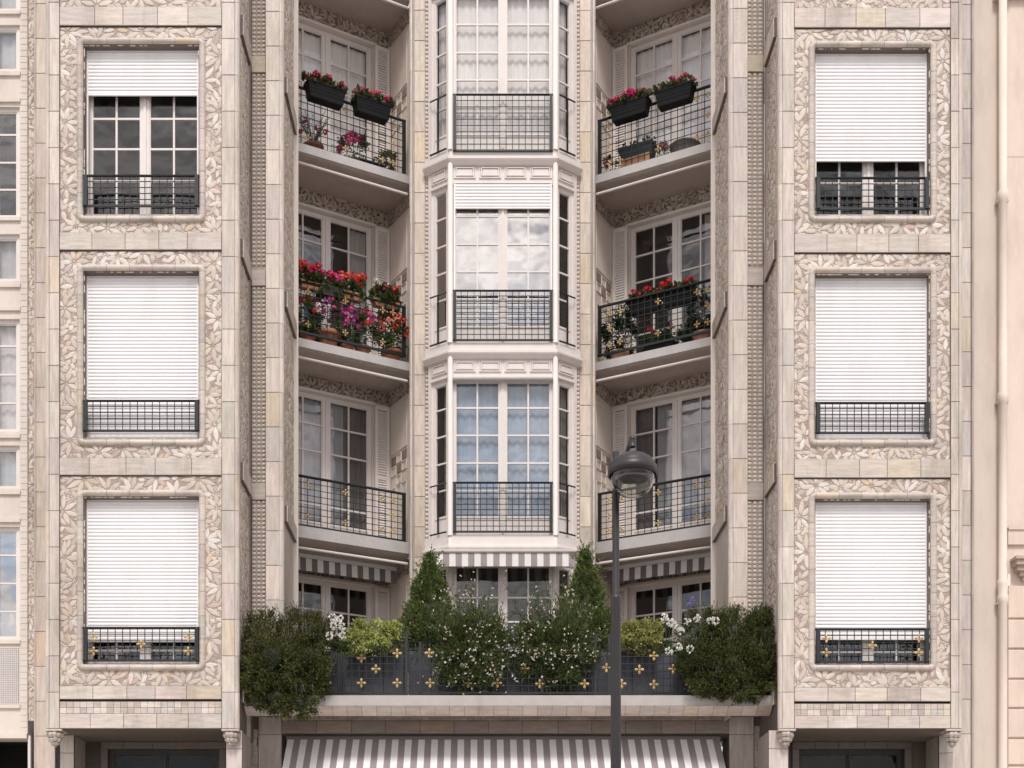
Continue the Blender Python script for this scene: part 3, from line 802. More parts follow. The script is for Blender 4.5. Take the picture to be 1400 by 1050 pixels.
fls = [dict(y0=-13, gt=-6, rows=(33, 71.5, 108.7, 146.7), gb=182, yb=206.5, c=(210.5, 222), fz=(-43, -16), rail=(129.5, 206), shut=None,
            sr=(0, 38.6, 75, 114, 150), sgb=187, srail=(135, 208.5), cur=[(0, 1, 0, 1, (.80, .77, .76), 21)], scur=[(0, 1, 0, 1, (.60, .57, .56), 22)], g=M_GLASS_CLEAR, gs=M_GLASS_CLEAR),
       dict(y0=252.5, gt=256, rows=(295.5, 333.6, 371, 408.5), gb=445, yb=470, c=(476.5, 487.5), fz=(222, 250.5), rail=(397.5, 465), shut=284.5,
            sr=(300, 337.5, 374.5, 411), sgb=448, srail=(404, 470), cur=None, scur=None, g=M_GLASS_HI, gs=M_GLASS),
       dict(y0=517.5, gt=521, rows=(557.5, 595, 632.9, 671), gb=705.5, yb=733, c=(743.5, 752), fz=(487.5, 515), rail=(660, 727), shut=None,
            sr=(560.5, 597.5, 634.5, 671.5), sgb=707, srail=(663.5, 730), cur=[(0, .46, 0, 1, (.33, .41, .53), 23), (.54, 1, 0, 1, (.38, .46, .57), 24)], scur=[(.5, 1, 0, 1, (.2, .19, .18), 25)], g=glass_mat('blue_curtain_glass', k=2.6, wav=.5), gs=M_GLASS),  # centre curtains coloured blue to paint in the sky reflection of these panes
       dict(y0=770, gt=783, rows=(817, 850), gb=880, yb=935, c=None, fz=None, rail=None, shut=None, sr=(817, 850), sgb=880, srail=None, cur=None, scur=None, g=M_GLASS, gs=M_GLASS)]
for j, f in enumerate(fls):
    z1 = fC.fz(f['y0']); z0 = fC.fz(f['yb'])
    # centre window
    x0, x1 = .035, fC.L-.035
    window(B, fC, x0, x1, z0, z1, -.02, [fC.fz(p, 0, -.03) for p in f['rows']], gb=fC.fz(f['gb'], 0, -.02), curt=f['cur'], glass=f['g'], fw=.045, mw=.11, bar=.026, depth=1.3)
    # side windows
    for ff, o0 in ((fL, 'l'), (fRt, 'r')):
        sw0, sw1 = (.045, ff.L-.035) if ff is fL else (.035, ff.L-.045)
        window(B, ff, sw0, sw1, z0, z1, -.02, [ff.fz(p, ff.L/2, -.03) for p in f['sr']], gb=ff.fz(f['sgb'], ff.L/2, -.02), mull=False, cols=1,
               curt=f['scur'] if not (j == 0 and False) else None, glass=M_GLASS_HI if (j == 1 and ff is fL) else f['gs'], fw=.055, bar=.024, depth=.5)
        # corner posts
    m = MB()
    for p in pl[1:3]:
        lathe(m, (p[0], p[1]-.02, z0), [(.042, 0), (.042, (z1-z0)+.38 if j else (z1-z0)+.3)], 12, C_WHITE)
    m.build('bay_post', M_PAINT, B)
    m = MB()
    for fr_, xx in ((fL, 0.02), (fRt, fRt.L-.02)): box(m, fr_, xx-.028, xx+.028, z0-.1 if j < 3 else z0, z1+(.3), -.08, .01, C_WHITE)
    m.build('bay_post', M_PAINT, B)
    # frieze with framed squares
    if f['fz']:
        za, zb = fC.fz(f['fz'][1]), fC.fz(f['fz'][0]); m = MB()
        for fr_, n in ((fL, 1), (fC, 4), (fRt, 1)):
            box(m, fr_, 0, fr_.L, z1, zb, -.12, -.004, C_WHITE)
            box(m, fr_, .05, fr_.L-.05, za-.012, za+.006, -.004, .02, C_WHITE)
            gap = .055; cw = (fr_.L-.06-gap*(n-1)-.05)/n
            for i in range(n):
                a = .055+(cw+gap)*i; b_ = a+cw; c_, d_ = za+.075, zb-.055
                if n == 1: a += .005
                for t, (ins, hh_) in enumerate(((0, .016), (.03, .022), (.052, .03))):
                    w_ = .014; A0, A1, D0, D1 = a+ins, b_-ins, c_+ins, d_-ins
                    if A1-A0 < .05 or D1-D0 < .03: continue
                    if t == 2: box(m, fr_, A0, A1, D0, D1, -.004, .009, C_WHITE); continue
                    box(m, fr_, A0, A1, D0, D0+w_, -.004, hh_, C_WHITE); box(m, fr_, A0, A1, D1-w_, D1, -.004, hh_, C_WHITE)
                    box(m, fr_, A0, A0+w_, D0+w_, D1-w_, -.004, hh_-.001, C_WHITE); box(m, fr_, A1-w_, A1, D0+w_, D1-w_, -.004, hh_-.001, C_WHITE)
        m.build('frieze', M_PAINT, B)
    else:
        m = MB()
        for fr_ in (fL, fC, fRt): box(m, fr_, 0, fr_.L, z1, fC.fz(752), -.12, -.004, C_WHITE)
        m.build('frieze', M_PAINT, B)
    if f['c']:
        zt = fC.fz(f['c'][0], 0, .12); zb = fC.fz(f['c'][1], 0, .1); m = MB()
        zlow = fC.fz(f['c'][1]+1) if j < 2 else zb-.01
        sweep(m, pl, [(-.15, z0+.001), (.035, z0+.001), (.035, zt+.01), (.075, zt), (.092, zt-.012), (.092, zt-.045), (.08, zt-.065), (.04, zb-.0), (.0, zb-.012), (-.15, zb-.012)], C_WHITE, ext=.06)
        m.build('cornice', M_PAINT, B)
    if f['rail']:
        ra, rb = fC.fz(f['rail'][1], 0, .06), fC.fz(f['rail'][0], 0, .06)
        railing(B, fC, .07, fC.L-.07, ra, rb, .06, 15, 9, ext=.03, pw=.045, tt=.032, wire=.010)
        for fr_ in (fL, fRt):
            m = MB(); a, b_ = .06, fr_.L-.04
            if fr_ is fRt: a, b_ = .04, fr_.L-.06
            r0, r1 = fr_.fz(f['srail'][1], fr_.L/2, .05), fr_.fz(f['srail'][0], fr_.L/2, .05)
            tube(m, [fr_.pt(a, .05, r1), fr_.pt(b_, .05, r1)], .012, 6, C_IRON); box(m, fr_, a, b_, r0-.01, r0+.01, .04, .06, C_IRON)
            xm = (a+b_)/2; box(m, fr_, xm-.011, xm+.011, r0, r1, .04, .06, C_IRON); m.build('railing', M_IRON, B)
    if f['shut']:
        roller(B, fC, .075, fC.L-.075, fC.fz(f['shut'], 0, .01), z1-.002, .012, pitch=.05, rails=True, zrail0=z0+.2, label='short roller shutter lowered a little over the bay window')
# side-facet shutters closed cloth on upper right etc. : awning roll over floor 3 window
m = MB(); za = fC.fz(518, 0, .06); tube(m, [fC.pt(.04, .06, za), fC.pt(fC.L-.04, .06, za)], .028, 10, (.62, .58, .56))
box(m, fC, .04, fC.L-.04, za-.02, za+.034, .0, .05, C_WHITE); m.build('awning_roll', M_CLOTH, B)
# small striped awning over the terrace window
aw = MB(); fA = flat(1.135); xa, xb = fA.fx(588.5), fA.fx(786); zt = fA.fz(750); zb = fA.fz(755.5); zc = fA.fz(774.5)
n = 23; w_ = (xb-xa)/n
for i in range(n):
    c = (.84, .81, .80) if i % 2 else (.36, .31, .305)
    x = xa+w_*i
    v = [fA.pt(x, 0, zb), fA.pt(x+w_, 0, zb), fA.pt(x+w_, .01, zc), fA.pt(x, .01, zc), fA.pt(x, -.005, zb), fA.pt(x+w_, -.005, zb), fA.pt(x+w_, .005, zc), fA.pt(x, .005, zc)]
    aw.add(v, [(0, 1, 2, 3), (7, 6, 5, 4), (3, 2, 6, 7)], c)
    v = [fA.pt(x, -.01, zb+.03), fA.pt(x+w_, -.01, zb+.03), fA.pt(x+w_, -.36, zb+.09), fA.pt(x, -.36, zb+.09)]
    aw.add(v, [(0, 1, 2, 3)], c)
ao = aw.build('awning', M_CLOTH, B, 'small striped awning over the terrace window')
m = MB(); tube(m, [fA.pt(xa-.02, 0, zb+.02), fA.pt(xb+.02, 0, zb+.02)], .028, 10, C_WHITE)
for xx in (xa+.02, xb-.02): tube(m, [fA.pt(xx, 0, zb+.02), fA.pt(xx, -.45, zb+.04)], .012, 6, C_WHITE)
m.build('awning_bar', M_PAINT, ao)

# ---- terrace slab, band, railing, ground floor
m = MB(); ft = flat(1.018); xa, xb = -327.8*S0, 409*S0; ztp, zbt = H(345.5), H(331)
yb = 1.25*Z0-1.018*Z0
prof = [(0, ztp), (0, zbt), (-.06, zbt-.045), (-.12, zbt-.075), (-.18, zbt-.10), (-.22, zbt-.095), (-.26, zbt-.0), (-.86, zbt+.004), (-yb, zbt+.004), (-yb, ztp)]
vs = [ft.pt(x, o, z) for x in (xa+.005, xb-.005) for o, z in prof]; k = len(prof)
m.add(vs, [(j, (j+1) % k, k+(j+1) % k, k+j) for j in range(k)]+[tuple(range(k)), tuple(range(k, 2*k))], (.43, .40, .38))
ter = m.build('terrace_slab', M_SLAB, B)
# coved tile soffit joints: individual tiles along the cove
m = MB(); vg = [ft.pt(x, o, z) for x in (xa+.006, xb-.006) for o, z in ((.0015, zbt-.002), (-.06, zbt-.048), (-.12, zbt-.078), (-.18, zbt-.103))]; m.add(vg, [(j, j+1, j+5, j+4) for j in range(3)], (.24, .20, .17))
n = 36; w_ = (xb-xa-.01)/n; pr = prof[1:6]; pr = [(0.004, zbt+.002), (-.06, zbt-.046), (-.12, zbt-.076), (-.182, zbt-.103)]
for i in range(n):
    x = xa+.005+w_*i; c = tile_col(R, (.55, .475, .42)); vs = []
    for o, z in pr: vs += [ft.pt(x+.003, o+.004, z-.006), ft.pt(x+w_-.003, o+.004, z-.006)]
    m.add(vs, [(2*q, 2*q+1, 2*q+3, 2*q+2) for q in range(len(pr)-1)], c, True)
m.build('coved_tiles', M_TILEH, B)
fg = flat(1.066); m = MB(); xa2, xb2 = fg.fx(385), fg.fx(998)
zz1, zz2, zz3 = H(331.5), fg.fz(985), fg.fz(1003)
n = 70; w_ = (xb2-xa2)/n
for i in range(n):
    for q in range(2):
        bevbox(m, fg, xa2+w_*i+.0015, xa2+w_*(i+1)-.0015, zz2+(zz1-zz2)*q/2+.001, zz2+(zz1-zz2)*(q+1)/2-.001, -.04, -.012, .003, jit((.42, .35, .30), .14))
box(m, fg, xa2, xb2, zz2, zz1+.2, -.3, -.03, C_GROUT); m.build('mosaic_band', M_TILEH, B)
m = MB(); blocks_h(m, fg, xa2, xb2, zz3, zz2-.001, 13, o=0, base=(.28, .23, .195), jitter=.05); m.build('tile_band', M_TILEH, B)
m = MB(); box(m, fg, xa2, xb2, zz3-.03, zz3-.001, -.3, -.01, (.05, .045, .04)); m.build('lintel', M_SLAB, B)
# piers beside the shop opening
GPH = fg.fz(1004)
for (pa, pb) in ((353, 385), (997, 1031)):
    m = MB(); blocks_v(m, fg, fg.fx(pa), fg.fx(pb), 0, H(331)-.0, GPH, .5, o=.0, base=(.50, .44, .40)); box(m, fg, fg.fx(pa)+.01, fg.fx(pb)-.01, 0, H(331)-.0, -.6, -.05, C_GROUT); m.build('shop_pier', M_TILEV, B)
for (pa, pb) in ((333, 352.6), (1031.4, 1050)):
    m = MB(); z = 0; xa_, xb_ = fg.fx(pa), fg.fx(pb); box(m, fg, xa_, xb_, 0, H(331)-.0, -.3, -.03, C_GROUT)
    while z < H(331)-.2:
        hh = R.choice((.07, .09, .12)); x = xa_
        while x < xb_-.01:
            w2 = min(R.uniform(.05, .1), xb_-x); 
            if w2 > .02: bevbox(m, fg, x+.002, x+w2-.002, z+.002, min(z+hh, H(331)-.0)-.002, -.05, -.018, .003, jit((.46, .41, .37), .14))
            x += w2
        z += hh
    m.build('mosaic_strip', M_TILEV, B)
# shop opening : dark reveal, glass front
m = MB(); fsh = flat(1.085)
box(m, fsh, xa2, xb2, 0, zz1, -1.5, -1.45, (.03, .027, .025)); box(m, fsh, xa2, xb2, zz3, zz3+.05, -1.5, .3, (.03, .027, .025)); m.build('shop_interior', M_DARK, B)
m = MB()
for i in range(6):
    x = xa2+(xb2-xa2)*i/5; box(m, fsh, x-.03, x+.03, 0, zz3, -.03, .03, (.03, .028, .027))
box(m, fsh, xa2, xb2, 0, .5, -.03, .02, (.05, .045, .04)); sf = m.build('shop_front', M_IRON, B)
m = MB(); m.add([fsh.pt(xa2, 0, .5), fsh.pt(xb2, 0, .5), fsh.pt(xb2, 0, zz3), fsh.pt(xa2, 0, zz3)], [(0, 1, 2, 3)]); m.build('glass', M_GLASS, sf)
# big striped shop awning
m = MB(); xa_, xb_ = fg.fx(393.5), fg.fx(983); n = 66; w_ = (xb_-xa_)/n
za_, ho = H(297), 0
segs = [(.02, 0), (.25, -.205), (.55, -.485), (.85, -.78), (1.15, -1.09)]
for i in range(n):
    x = xa_+w_*i; c = (.86, .83, .82) if i % 2 == 0 else (.30, .265, .265); vs = []
    for o, dz in segs: vs += [fg.pt(x, o, za_+dz), fg.pt(x+w_, o, za_+dz)]
    m.add(vs, [(2*q, 2*q+1, 2*q+3, 2*q+2) for q in range(len(segs)-1)], c, False)
    vs = [fg.pt(x, 1.15, za_-1.09), fg.pt(x+w_, 1.15, za_-1.09), fg.pt(x+w_, 1.155, za_-1.3), fg.pt(x, 1.155, za_-1.3)]; m.add(vs, [(0, 1, 2, 3)], c)
ao = m.build('awning', M_CLOTH, B, 'wide grey and white striped shop awning below the terrace')
m = MB(); box(m, fg, xa_-.02, xb_+.02, za_-.02, za_+.05, -.08, .0, (.12, .11, .11)); tube(m, [fg.pt(xa_, 1.15, za_-1.09), fg.pt(xb_, 1.15, za_-1.09)], .025, 8, C_WHITE)
for xx in (xa_+.03, xb_-.03): tube(m, [fg.pt(xx, 0, za_-.9), fg.pt(xx, 1.14, za_-1.1)], .014, 6, C_WHITE)
m.build('awning_bar', M_PAINT, ao)
# ground floor under the bays
fb = flat(1.062)
for b in bays:
    X = lambda p: ux(p, 1.0)
    xl, xr = X(b['xl']), X(b['xr'])
    # supporting piers
    for (a, c) in (((82, 101), (309, 331)) if b['out'] < 0 else ((1051, 1078), (1284, 1303))):
        m = MB(); f_ = flat(1.008 if (a, c) not in ((82, 101), (1284, 1303)) else 1.03); xa_, xb_ = f_.fx(a), f_.fx(c)
        blocks_v(m, f_, xa_, xb_, 0, ZB-.0, ZB-.25, .5, base=(.52, .46, .42)); box(m, f_, xa_+.01, xb_-.01, 0, ZB-.01, -.75, -.05, (.36, .31, .28)); m.build('ground_pier', M_TILEV, B)
    wa, wb = (148, 300) if b['out'] < 0 else (1092, 1236)
    xa_, xb_ = fb.fx(wa), fb.fx(wb); zt_ = fb.fz(1024); m = MB()
    x_l, x_r = xl+.1, xr-.1; dc = (.065, .052, .044)
    box(m, fb, x_l, xa_, 0, ZB, -.2, 0, dc); box(m, fb, xb_, x_r, 0, ZB, -.2, 0, dc); box(m, fb, xa_, xb_, zt_, ZB, -.2, 0, dc); box(m, fb, xa_, xb_, 0, .6, -.2, 0, dc)
    m.build('ground_wall', M_TILEH, B)
    m = MB(); blocks_h(m, fb, xa_-.1, xb_+.1, zt_, zt_+.1, 5, o=.04, base=(.13, .108, .095)); blocks_v(m, fb, xa_-.1, xa_, .6, zt_, 0, .5, o=.04, base=(.13, .108, .095)); blocks_v(m, fb, xb_, xb_+.1, .6, zt_, 0, .5, o=.04, base=(.13, .108, .095)); m.build('opening_surround', M_TILEH, B)
    window(B, fb, xa_, xb_, .6, zt_, -.08, (), fw=.06, mw=.05, cols=1, col=(.03, .028, .027), intc=(.015, .013, .012), mull=True, glass=M_GLASS_LOW)

# ---- terrace railing with gilded rosettes
frt = flat(1.030)
m_ros = [(447, 934), (494, 934), (494, 900), (514, 915), (543, 893.5), (543, 934), (587, 893), (588, 934), (617, 914), (640, 934), (718, 914.5), (738, 935), (799, 935), (808, 893), (829, 913), (850, 935), (874, 915.5), (894, 936), (894, 897), (943, 936), (920, 915), (965, 936), (430, 915), (410, 934), (680, 934)]
xa, xb = frt.fx(336), frt.fx(1052); zt, zb = frt.fz(878), frt.fz(947.5)
px = 0
railing(B, frt, xa, xb, zb, zt, 0, 74, 7, ros=[(frt.fx(a), frt.fz(c)) for a, c in m_ros], rr=.066, posts=[frt.fx(p) for p in (338, 464, 555.5, 574.5, 646, 741, 814, 833, 930, 1050)], tt=.024, pw=.036, wire=.010)
m = MB()
for p in (555.5, 814, 833): box(m, frt, frt.fx(p)-.02, frt.fx(p)+.02, ztp, frt.fz(868), -.02, .02, C_IRON)
for p, q in ((548, 563), (807, 822)): box(m, frt, frt.fx(p), frt.fx(q), frt.fz(869), frt.fz(867), -.012, .012, C_IRON)
m.build('rail_post', M_IRON, B)

# ---- outer tile strips at both party lines
fo = flat(1.035)
for (a, c, s) in ((46, 60.5, 1), (1322, 1332.5, -1)):
    m = MB(); xa_, xb_ = fo.fx(a), fo.fx(c)
    if s > 0: xb_ += .15
    else: xa_ -= .25
    if s > 0:
        blocks_v(m, fo, xa_+.03, xb_, 0, TOPZ, fo.fz(52.5), 47.7*1.035*S0, base=(.54, .455, .39)); roll_v(m, fo, xa_+.02, -.012, .018, 0, TOPZ, fo.fz(52.5), 47.7*1.035*S0, 0, pi, base=(.5, .42, .36))
    else:
        blocks_v(m, fo, xa_, xb_-.05, 0, TOPZ, fo.fz(6), 47.5*1.035*S0, base=(.54, .475, .43)); roll_v(m, fo, xb_-.025, -.012, .02, 0, TOPZ, fo.fz(6), 47.5*1.035*S0, 0, pi, base=(.42, .36, .32))
    box(m, fo, xa_, xb_, 0, TOPZ, -.3, -.05, C_GROUT); m.build('edge_pillar', M_TILEV, B)
m = MB(); leaf_panel(m, fo, fo.fx(38), fo.fx(46), hz(985, 1.035), hz(-60, 1.035), -.03, None, seed=300, sc_=1.0, warm=.15); m.build('leaf_panel', M_RUST, B)

# ================================================================= NEIGHBOURS
NL = thing('neighbour_building', 'cream plain-fronted building with white-framed windows at the left edge', 'building', (ux(-40, 1.04), 18.8, 0))
fn = flat(1.045); xr = fn.fx(38); xl = fn.fx(-170)
wins = [(-60, 14, 'p', ()), (34, 96.5, 'net', ()), (146, 297, 'w', (184, 222, 259)), (320, 384, 'net', ()), (436, 590, 'w', (473, 512, 551)), (609, 668, 'net', ()), (720, 874, 'w', (759, 797.5, 836))]
wx1 = fn.fx(27); wx0 = fn.fx(-45)
zs = sorted([fn.fz(p[0]) for p in wins]+[fn.fz(p[1]) for p in wins])
m = MB(); box(m, fn, wx1, xr, fn.fz(1003), TOPZ, -.4, 0, C_CREAM)
zz = fn.fz(1003)
for q in range(130):      # small tile courses near the edge
    z = zz+q*.085
    if z > TOPZ-.1: break
    bevbox(m, fn, wx1+.012, xr-.002, z+.002, z+.081, -.01, .006, .003, jit(C_CREAM, .025))
prev = fn.fz(1003)
for a, b_, t, rws in reversed(wins):
    box(m, fn, xl, wx1, prev, fn.fz(b_), -.4, 0, C_CREAM); prev = fn.fz(a)
box(m, fn, xl, wx1, prev, TOPZ, -.4, 0, C_CREAM)
for a, b_, t, rws in wins: box(m, fn, xl, wx0, fn.fz(b_), fn.fz(a), -.4, -.001, C_CREAM)
box(m, fn, xl, xr+.0, fn.fz(1010), fn.fz(1003), -.3, .05, C_CREAM); box(m, fn, xl, fn.fx(-20), 0, fn.fz(1010), -.4, 0, C_CREAM)
box(m, fn, fn.fx(39), xr, 0, fn.fz(1010), -.4, 0, C_CREAM)
m.build('wall', M_PLAST, NL)
for y in (18, 102, 138, 300, 391, 423, 597, 674, 712, 878, 966):
    m = MB(); box(m, fn, xl, wx1+.012, fn.fz(y+2.5), fn.fz(y-2.5), -.005, .03, jit(C_CREAM, .02)); m.build('moulding', M_PLAST, NL)
for a, b_, t, rws in wins:
    cu = None
    if t == 'net' or t == 'p': cu = [(0, 1, 0, 1, (.62, .62, .62), 40+int(a) % 7)]
    if a == 436: cu = [(0, 1, 0, 1, (.75, .72, .72), 41)]
    window(NL, fn, wx0, wx1-.002, fn.fz(b_), fn.fz(a), -.04, [fn.fz(r_, 0, -.05) for r_ in rws], fw=.05, mw=.1, cols=1, curt=cu, glass=M_GLASS_MID if a != 720 else M_GLASS_HI)
# ventilation grille
m = MB(); xa_, xb_ = fn.fx(-45), fn.fx(26); za_, zb_ = fn.fz(963), fn.fz(886)
m2 = MB(); box(m, fn, xa_, xb_, za_, zb_, -.0, .008, (.5, .49, .48))
x = xa_
while x < xb_: box(m, fn, x, x+.008, za_, zb_, .008, .016, C_WHITE); x += .026
z = za_
while z < zb_: box(m, fn, xa_, xb_, z, z+.008, .008, .018, C_WHITE); z += .026
m.build('vent_grille', M_PAINT, NL)
m = MB(); box(m, fn, xl, xr, 0, fn.fz(1010)+.5, -1.2, -1.1, (.02, .018, .017)); box(m, fn, xl, xr, fn.fz(1003)+.01, fn.fz(1003)+.1, -1.1, -.3, (.02, .018, .017)); box(m, fn, xr, xr+.1, 0, fn.fz(1003)+.1, -1.2, -.31, (.02, .018, .017)); m.build('garage_interior', M_DARK, NL)
m = MB(); box(m, fn, fn.fx(40), fn.fx(42.5), 0, fn.fz(1006), -.02, .03, C_WHITE); m.build('door_post', M_PAINT, NL)

NR = thing('neighbour_building', 'beige stuccoed building with rusticated courses and a stone bracket at the right edge', 'building', (ux(1430, 1.04), 18.8, 0))
fr2 = flat(1.045); a0, a1, a2 = fr2.fx(1331), fr2.fx(1376), fr2.fx(1640)
m = MB(); box(m, fr2, a0, a1, 0, TOPZ, -.5, 0, C_STUC); m.build('stucco_wall', M_PLAST, NR)
m = MB(); box(m, fr2, a1, a2, 0, TOPZ, -.5, .02, (.72, .60, .515))
for ya, yb_ in ((802, 846), (848.5, 887), (889.5, 928), (930.5, 968), (970.5, 1009), (1011.5, 1046), (1049, 1090), (1092, 1130)): bevbox(m, fr2, a1+.002, a2, fr2.fz(yb_), fr2.fz(ya), .0, .055, .010, jit((.70, .575, .49), .03))
box(m, fr2, a1+.001, a2, fr2.fz(746), fr2.fz(723), .0, .06, (.7, .58, .5)); box(m, fr2, a1+.001, a2, fr2.fz(726), fr2.fz(723), .0, .08, (.7, .58, .5))
box(m, fr2, a1+.001, a2, fr2.fz(216), fr2.fz(215), .0, .022, (.5, .4, .34)); box(m, fr2, a1+.001, a2, fr2.fz(1)+.0, fr2.fz(-4), .0, .10, (.6, .5, .43))
m.build('rusticated_wall', M_PLAST, NR)
m = MB(); bx0 = fr2.fx(1380)
for q, (yt, ybb, oo, dx) in enumerate(((766, 770, .22, 0), (770, 777, .19, .02), (777, 784, .15, .05), (784, 790, .11, .10), (790, 796, .07, .15))):
    box(m, fr2, bx0+dx, fr2.fx(1430)-dx, fr2.fz(ybb), fr2.fz(yt), .02, .02+oo, (.50, .40, .33))
m.build('bracket', M_PLAST, NR)
m = MB(); xp = fr2.fx(1371, .09); 
lathe(m, fr2.pt(xp, .09, 0), [(.062, 0), (.062, fr2.fz(537)), (.075, fr2.fz(535)), (.075, fr2.fz(526)), (.062, fr2.fz(525)), (.062, TOPZ)], 16, (.76, .66, .58)); 
dp = MB(); ZT = lambda y: fr2.fz(y, 0, .09)
lathe(dp, fr2.pt(xp, .09, 0), [(.06, 0), (.06, ZT(826)), (.074, ZT(824)), (.074, ZT(815)), (.062, ZT(812)), (.074, ZT(800)), (.074, ZT(794)), (.058, ZT(792)), (.058, ZT(552)), (.074, ZT(550)), (.074, ZT(538)), (.058, ZT(536)), (.058, ZT(277)), (.072, ZT(275)), (.072, ZT(262)), (.056, ZT(260)), (.056, TOPZ)], 18, (.78, .675, .59))
for y in (275, 550, 825): box(dp, fr2, xp-.082, xp+.082, ZT(y)-.007, ZT(y)+.007, .0, .10, (.7, .6, .52))
box(dp, fr2, xp+.05, xp+.085, ZT(802), ZT(786), .05, .14, (.8, .72, .66)); box(dp, fr2, xp-.11, xp+.11, fr2.fz(3), fr2.fz(-2), .0, .12, (.7, .6, .52))
dp.build('downpipe', M_PLAST, NR)

# ================================================================= PLANTS
G1 = [(.10, .14, .045), (.07, .105, .032), (.14, .17, .055), (.045, .07, .022)]
G_SHRUB = [(.082, .094, .027), (.056, .070, .021), (.12, .122, .035), (.034, .045, .015), (.16, .15, .04)]
G_GOLD = [(.46, .49, .13), (.37, .43, .10), (.62, .61, .34), (.20, .27, .06)]
G_DARK = [(.04, .065, .02), (.055, .09, .028), (.03, .05, .018), (.07, .11, .03)]
def rvec(rng):
    while True:
        v = Vector((rng.uniform(-1, 1), rng.uniform(-1, 1), rng.uniform(-1, 1)))
        if .05 < v.length < 1: return v.normalized()
def leafq(m, p, d, l, w, rng, col):
    d = d.normalized(); s = d.cross(rvec(rng)); 
    if s.length < 1e-3: return
    s.normalize(); n = s.cross(d)*.12*l
    a = p; b = p+d*l*.45+s*w/2-n; c = p+d*l; e = p+d*l*.45-s*w/2-n
    m.add([tuple(a), tuple(b), tuple(c), tuple(e)], [(0, 1, 2), (0, 2, 3)], col)
def foliage(m, c, rad, n, l, w, cols, rng, up=.2, shell=.55, clump=True, clip=None):
    c = Vector(c); cl = [(rvec(rng), rng.uniform(.75, 1.15), rng.uniform(.75, 1.25)) for _ in range(max(5, n//120))]
    for _ in range(n):
        if clump and rng.random() < .8:
            d, rr, br = rng.choice(cl); q = (d*rr*rng.uniform(.8, 1.05)+rvec(rng)*rng.uniform(0, .30))
        else:
            q = rvec(rng)*(rng.random()**(1-shell)); br = rng.uniform(.8, 1.15)
        p = Vector((c.x+q.x*rad[0], c.y+q.y*rad[1], c.z+q.z*rad[2]))
        if clip and not clip(p): continue
        d = q.normalized()+rvec(rng)*.9+Vector((0, 0, up)); col = tuple(x*br for x in rng.choice(cols))
        leafq(m, p, d, l*rng.uniform(.7, 1.3), w*rng.uniform(.7, 1.3), rng, jit(col, .12, rng))
def blossom(m, p, r, col, rng, n=12, ps=None):
    p = Vector(p); ps = ps or r*.75
    for _ in range(n):
        d = rvec(rng); q = p+d*r*rng.uniform(.5, 1); s = d.cross(rvec(rng))
        if s.length < 1e-3: continue
        s.normalize(); t = d.cross(s); k = 5; c = jit(col, .16, rng); vs = [tuple(q)]
        for i in range(k):
            a = 2*pi*i/k; vs.append(tuple(q+(s*math.cos(a)+t*math.sin(a))*ps*.55+d*.15*ps))
        m.add(vs, [(0, 1+i, 1+(i+1) % k) for i in range(k)], c)
RED = (.62, .03, .04); MAG = (.62, .02, .16); CORAL = (.75, .11, .07); PINK = (.72, .10, .34); WHT = (.82, .80, .76); LILAC = (.45, .12, .38); DKRED = (.30, .01, .03)

def potpart(root, c, r, h, col=(.33, .13, .075), mat=None):
    m = MB(); lathe(m, c, [(r*.70, 0), (r*.78, h*.3), (r*.92, h*.76), (r*1.06, h*.78), (r*1.08, h), (r*.95, h), (r*.92, h*.9), (.01, h*.88)], 20, col)
    m.build('pot', mat or M_TERRA, root)
def potted(c, r, h, lab, cat, cols, fr_h, fr_r, n, flowers=(), fn=8, seed=0, group=None, leaf=(.05, .03), potc=(.33, .13, .075), spread=1.0, sprig=False, name='potted_plant'):
    rng = random.Random(seed); root = thing(name, lab, cat, c, group); potpart(root, c, r, h, potc)
    m = MB(); cc = (c[0], c[1], c[2]+h+fr_h*.45)
    if sprig:
        for _ in range(60):
            a = rng.uniform(0, 2*pi); l = fr_h*rng.uniform(.6, 1.1); q = Vector((c[0], c[1], c[2]+h*.9)); d = Vector((math.cos(a)*.35, math.sin(a)*.35, 1))
            pts = [q+d*l*t+Vector((math.cos(a), math.sin(a), 0))*(t*t*.08) for t in (0, .35, .7, 1)]; tube(m, [tuple(p) for p in pts], .003, 3, (.12, .13, .08), .0015)
            for t in range(10):
                k = t/10; p = q+d*l*k+Vector((math.cos(a), math.sin(a), 0))*(k*k*.08); leafq(m, p, rvec(rng)+Vector((0, 0, .6)), leaf[0], leaf[1], rng, jit(rng.choice(cols), .2, rng))
    else: foliage(m, cc, (fr_r, fr_r*.8, fr_h*.55), int(n*1.7), leaf[0]*1.1, leaf[1]*1.15, cols, rng)
    m.build('foliage', M_FOL, root)
    if flowers:
        m = MB()
        for i in range(fn):
            d = rvec(rng); d.z = abs(d.z)*.9-.15; d.y = -abs(d.y)*.8
            blossom(m, (cc[0]+d.x*fr_r*1.0*spread, cc[1]+d.y*fr_r, cc[2]+d.z*fr_h*.62), rng.uniform(.036, .054), rng.choice(flowers), rng, 18)
        m.build('blossoms', M_PET, root)
    return root
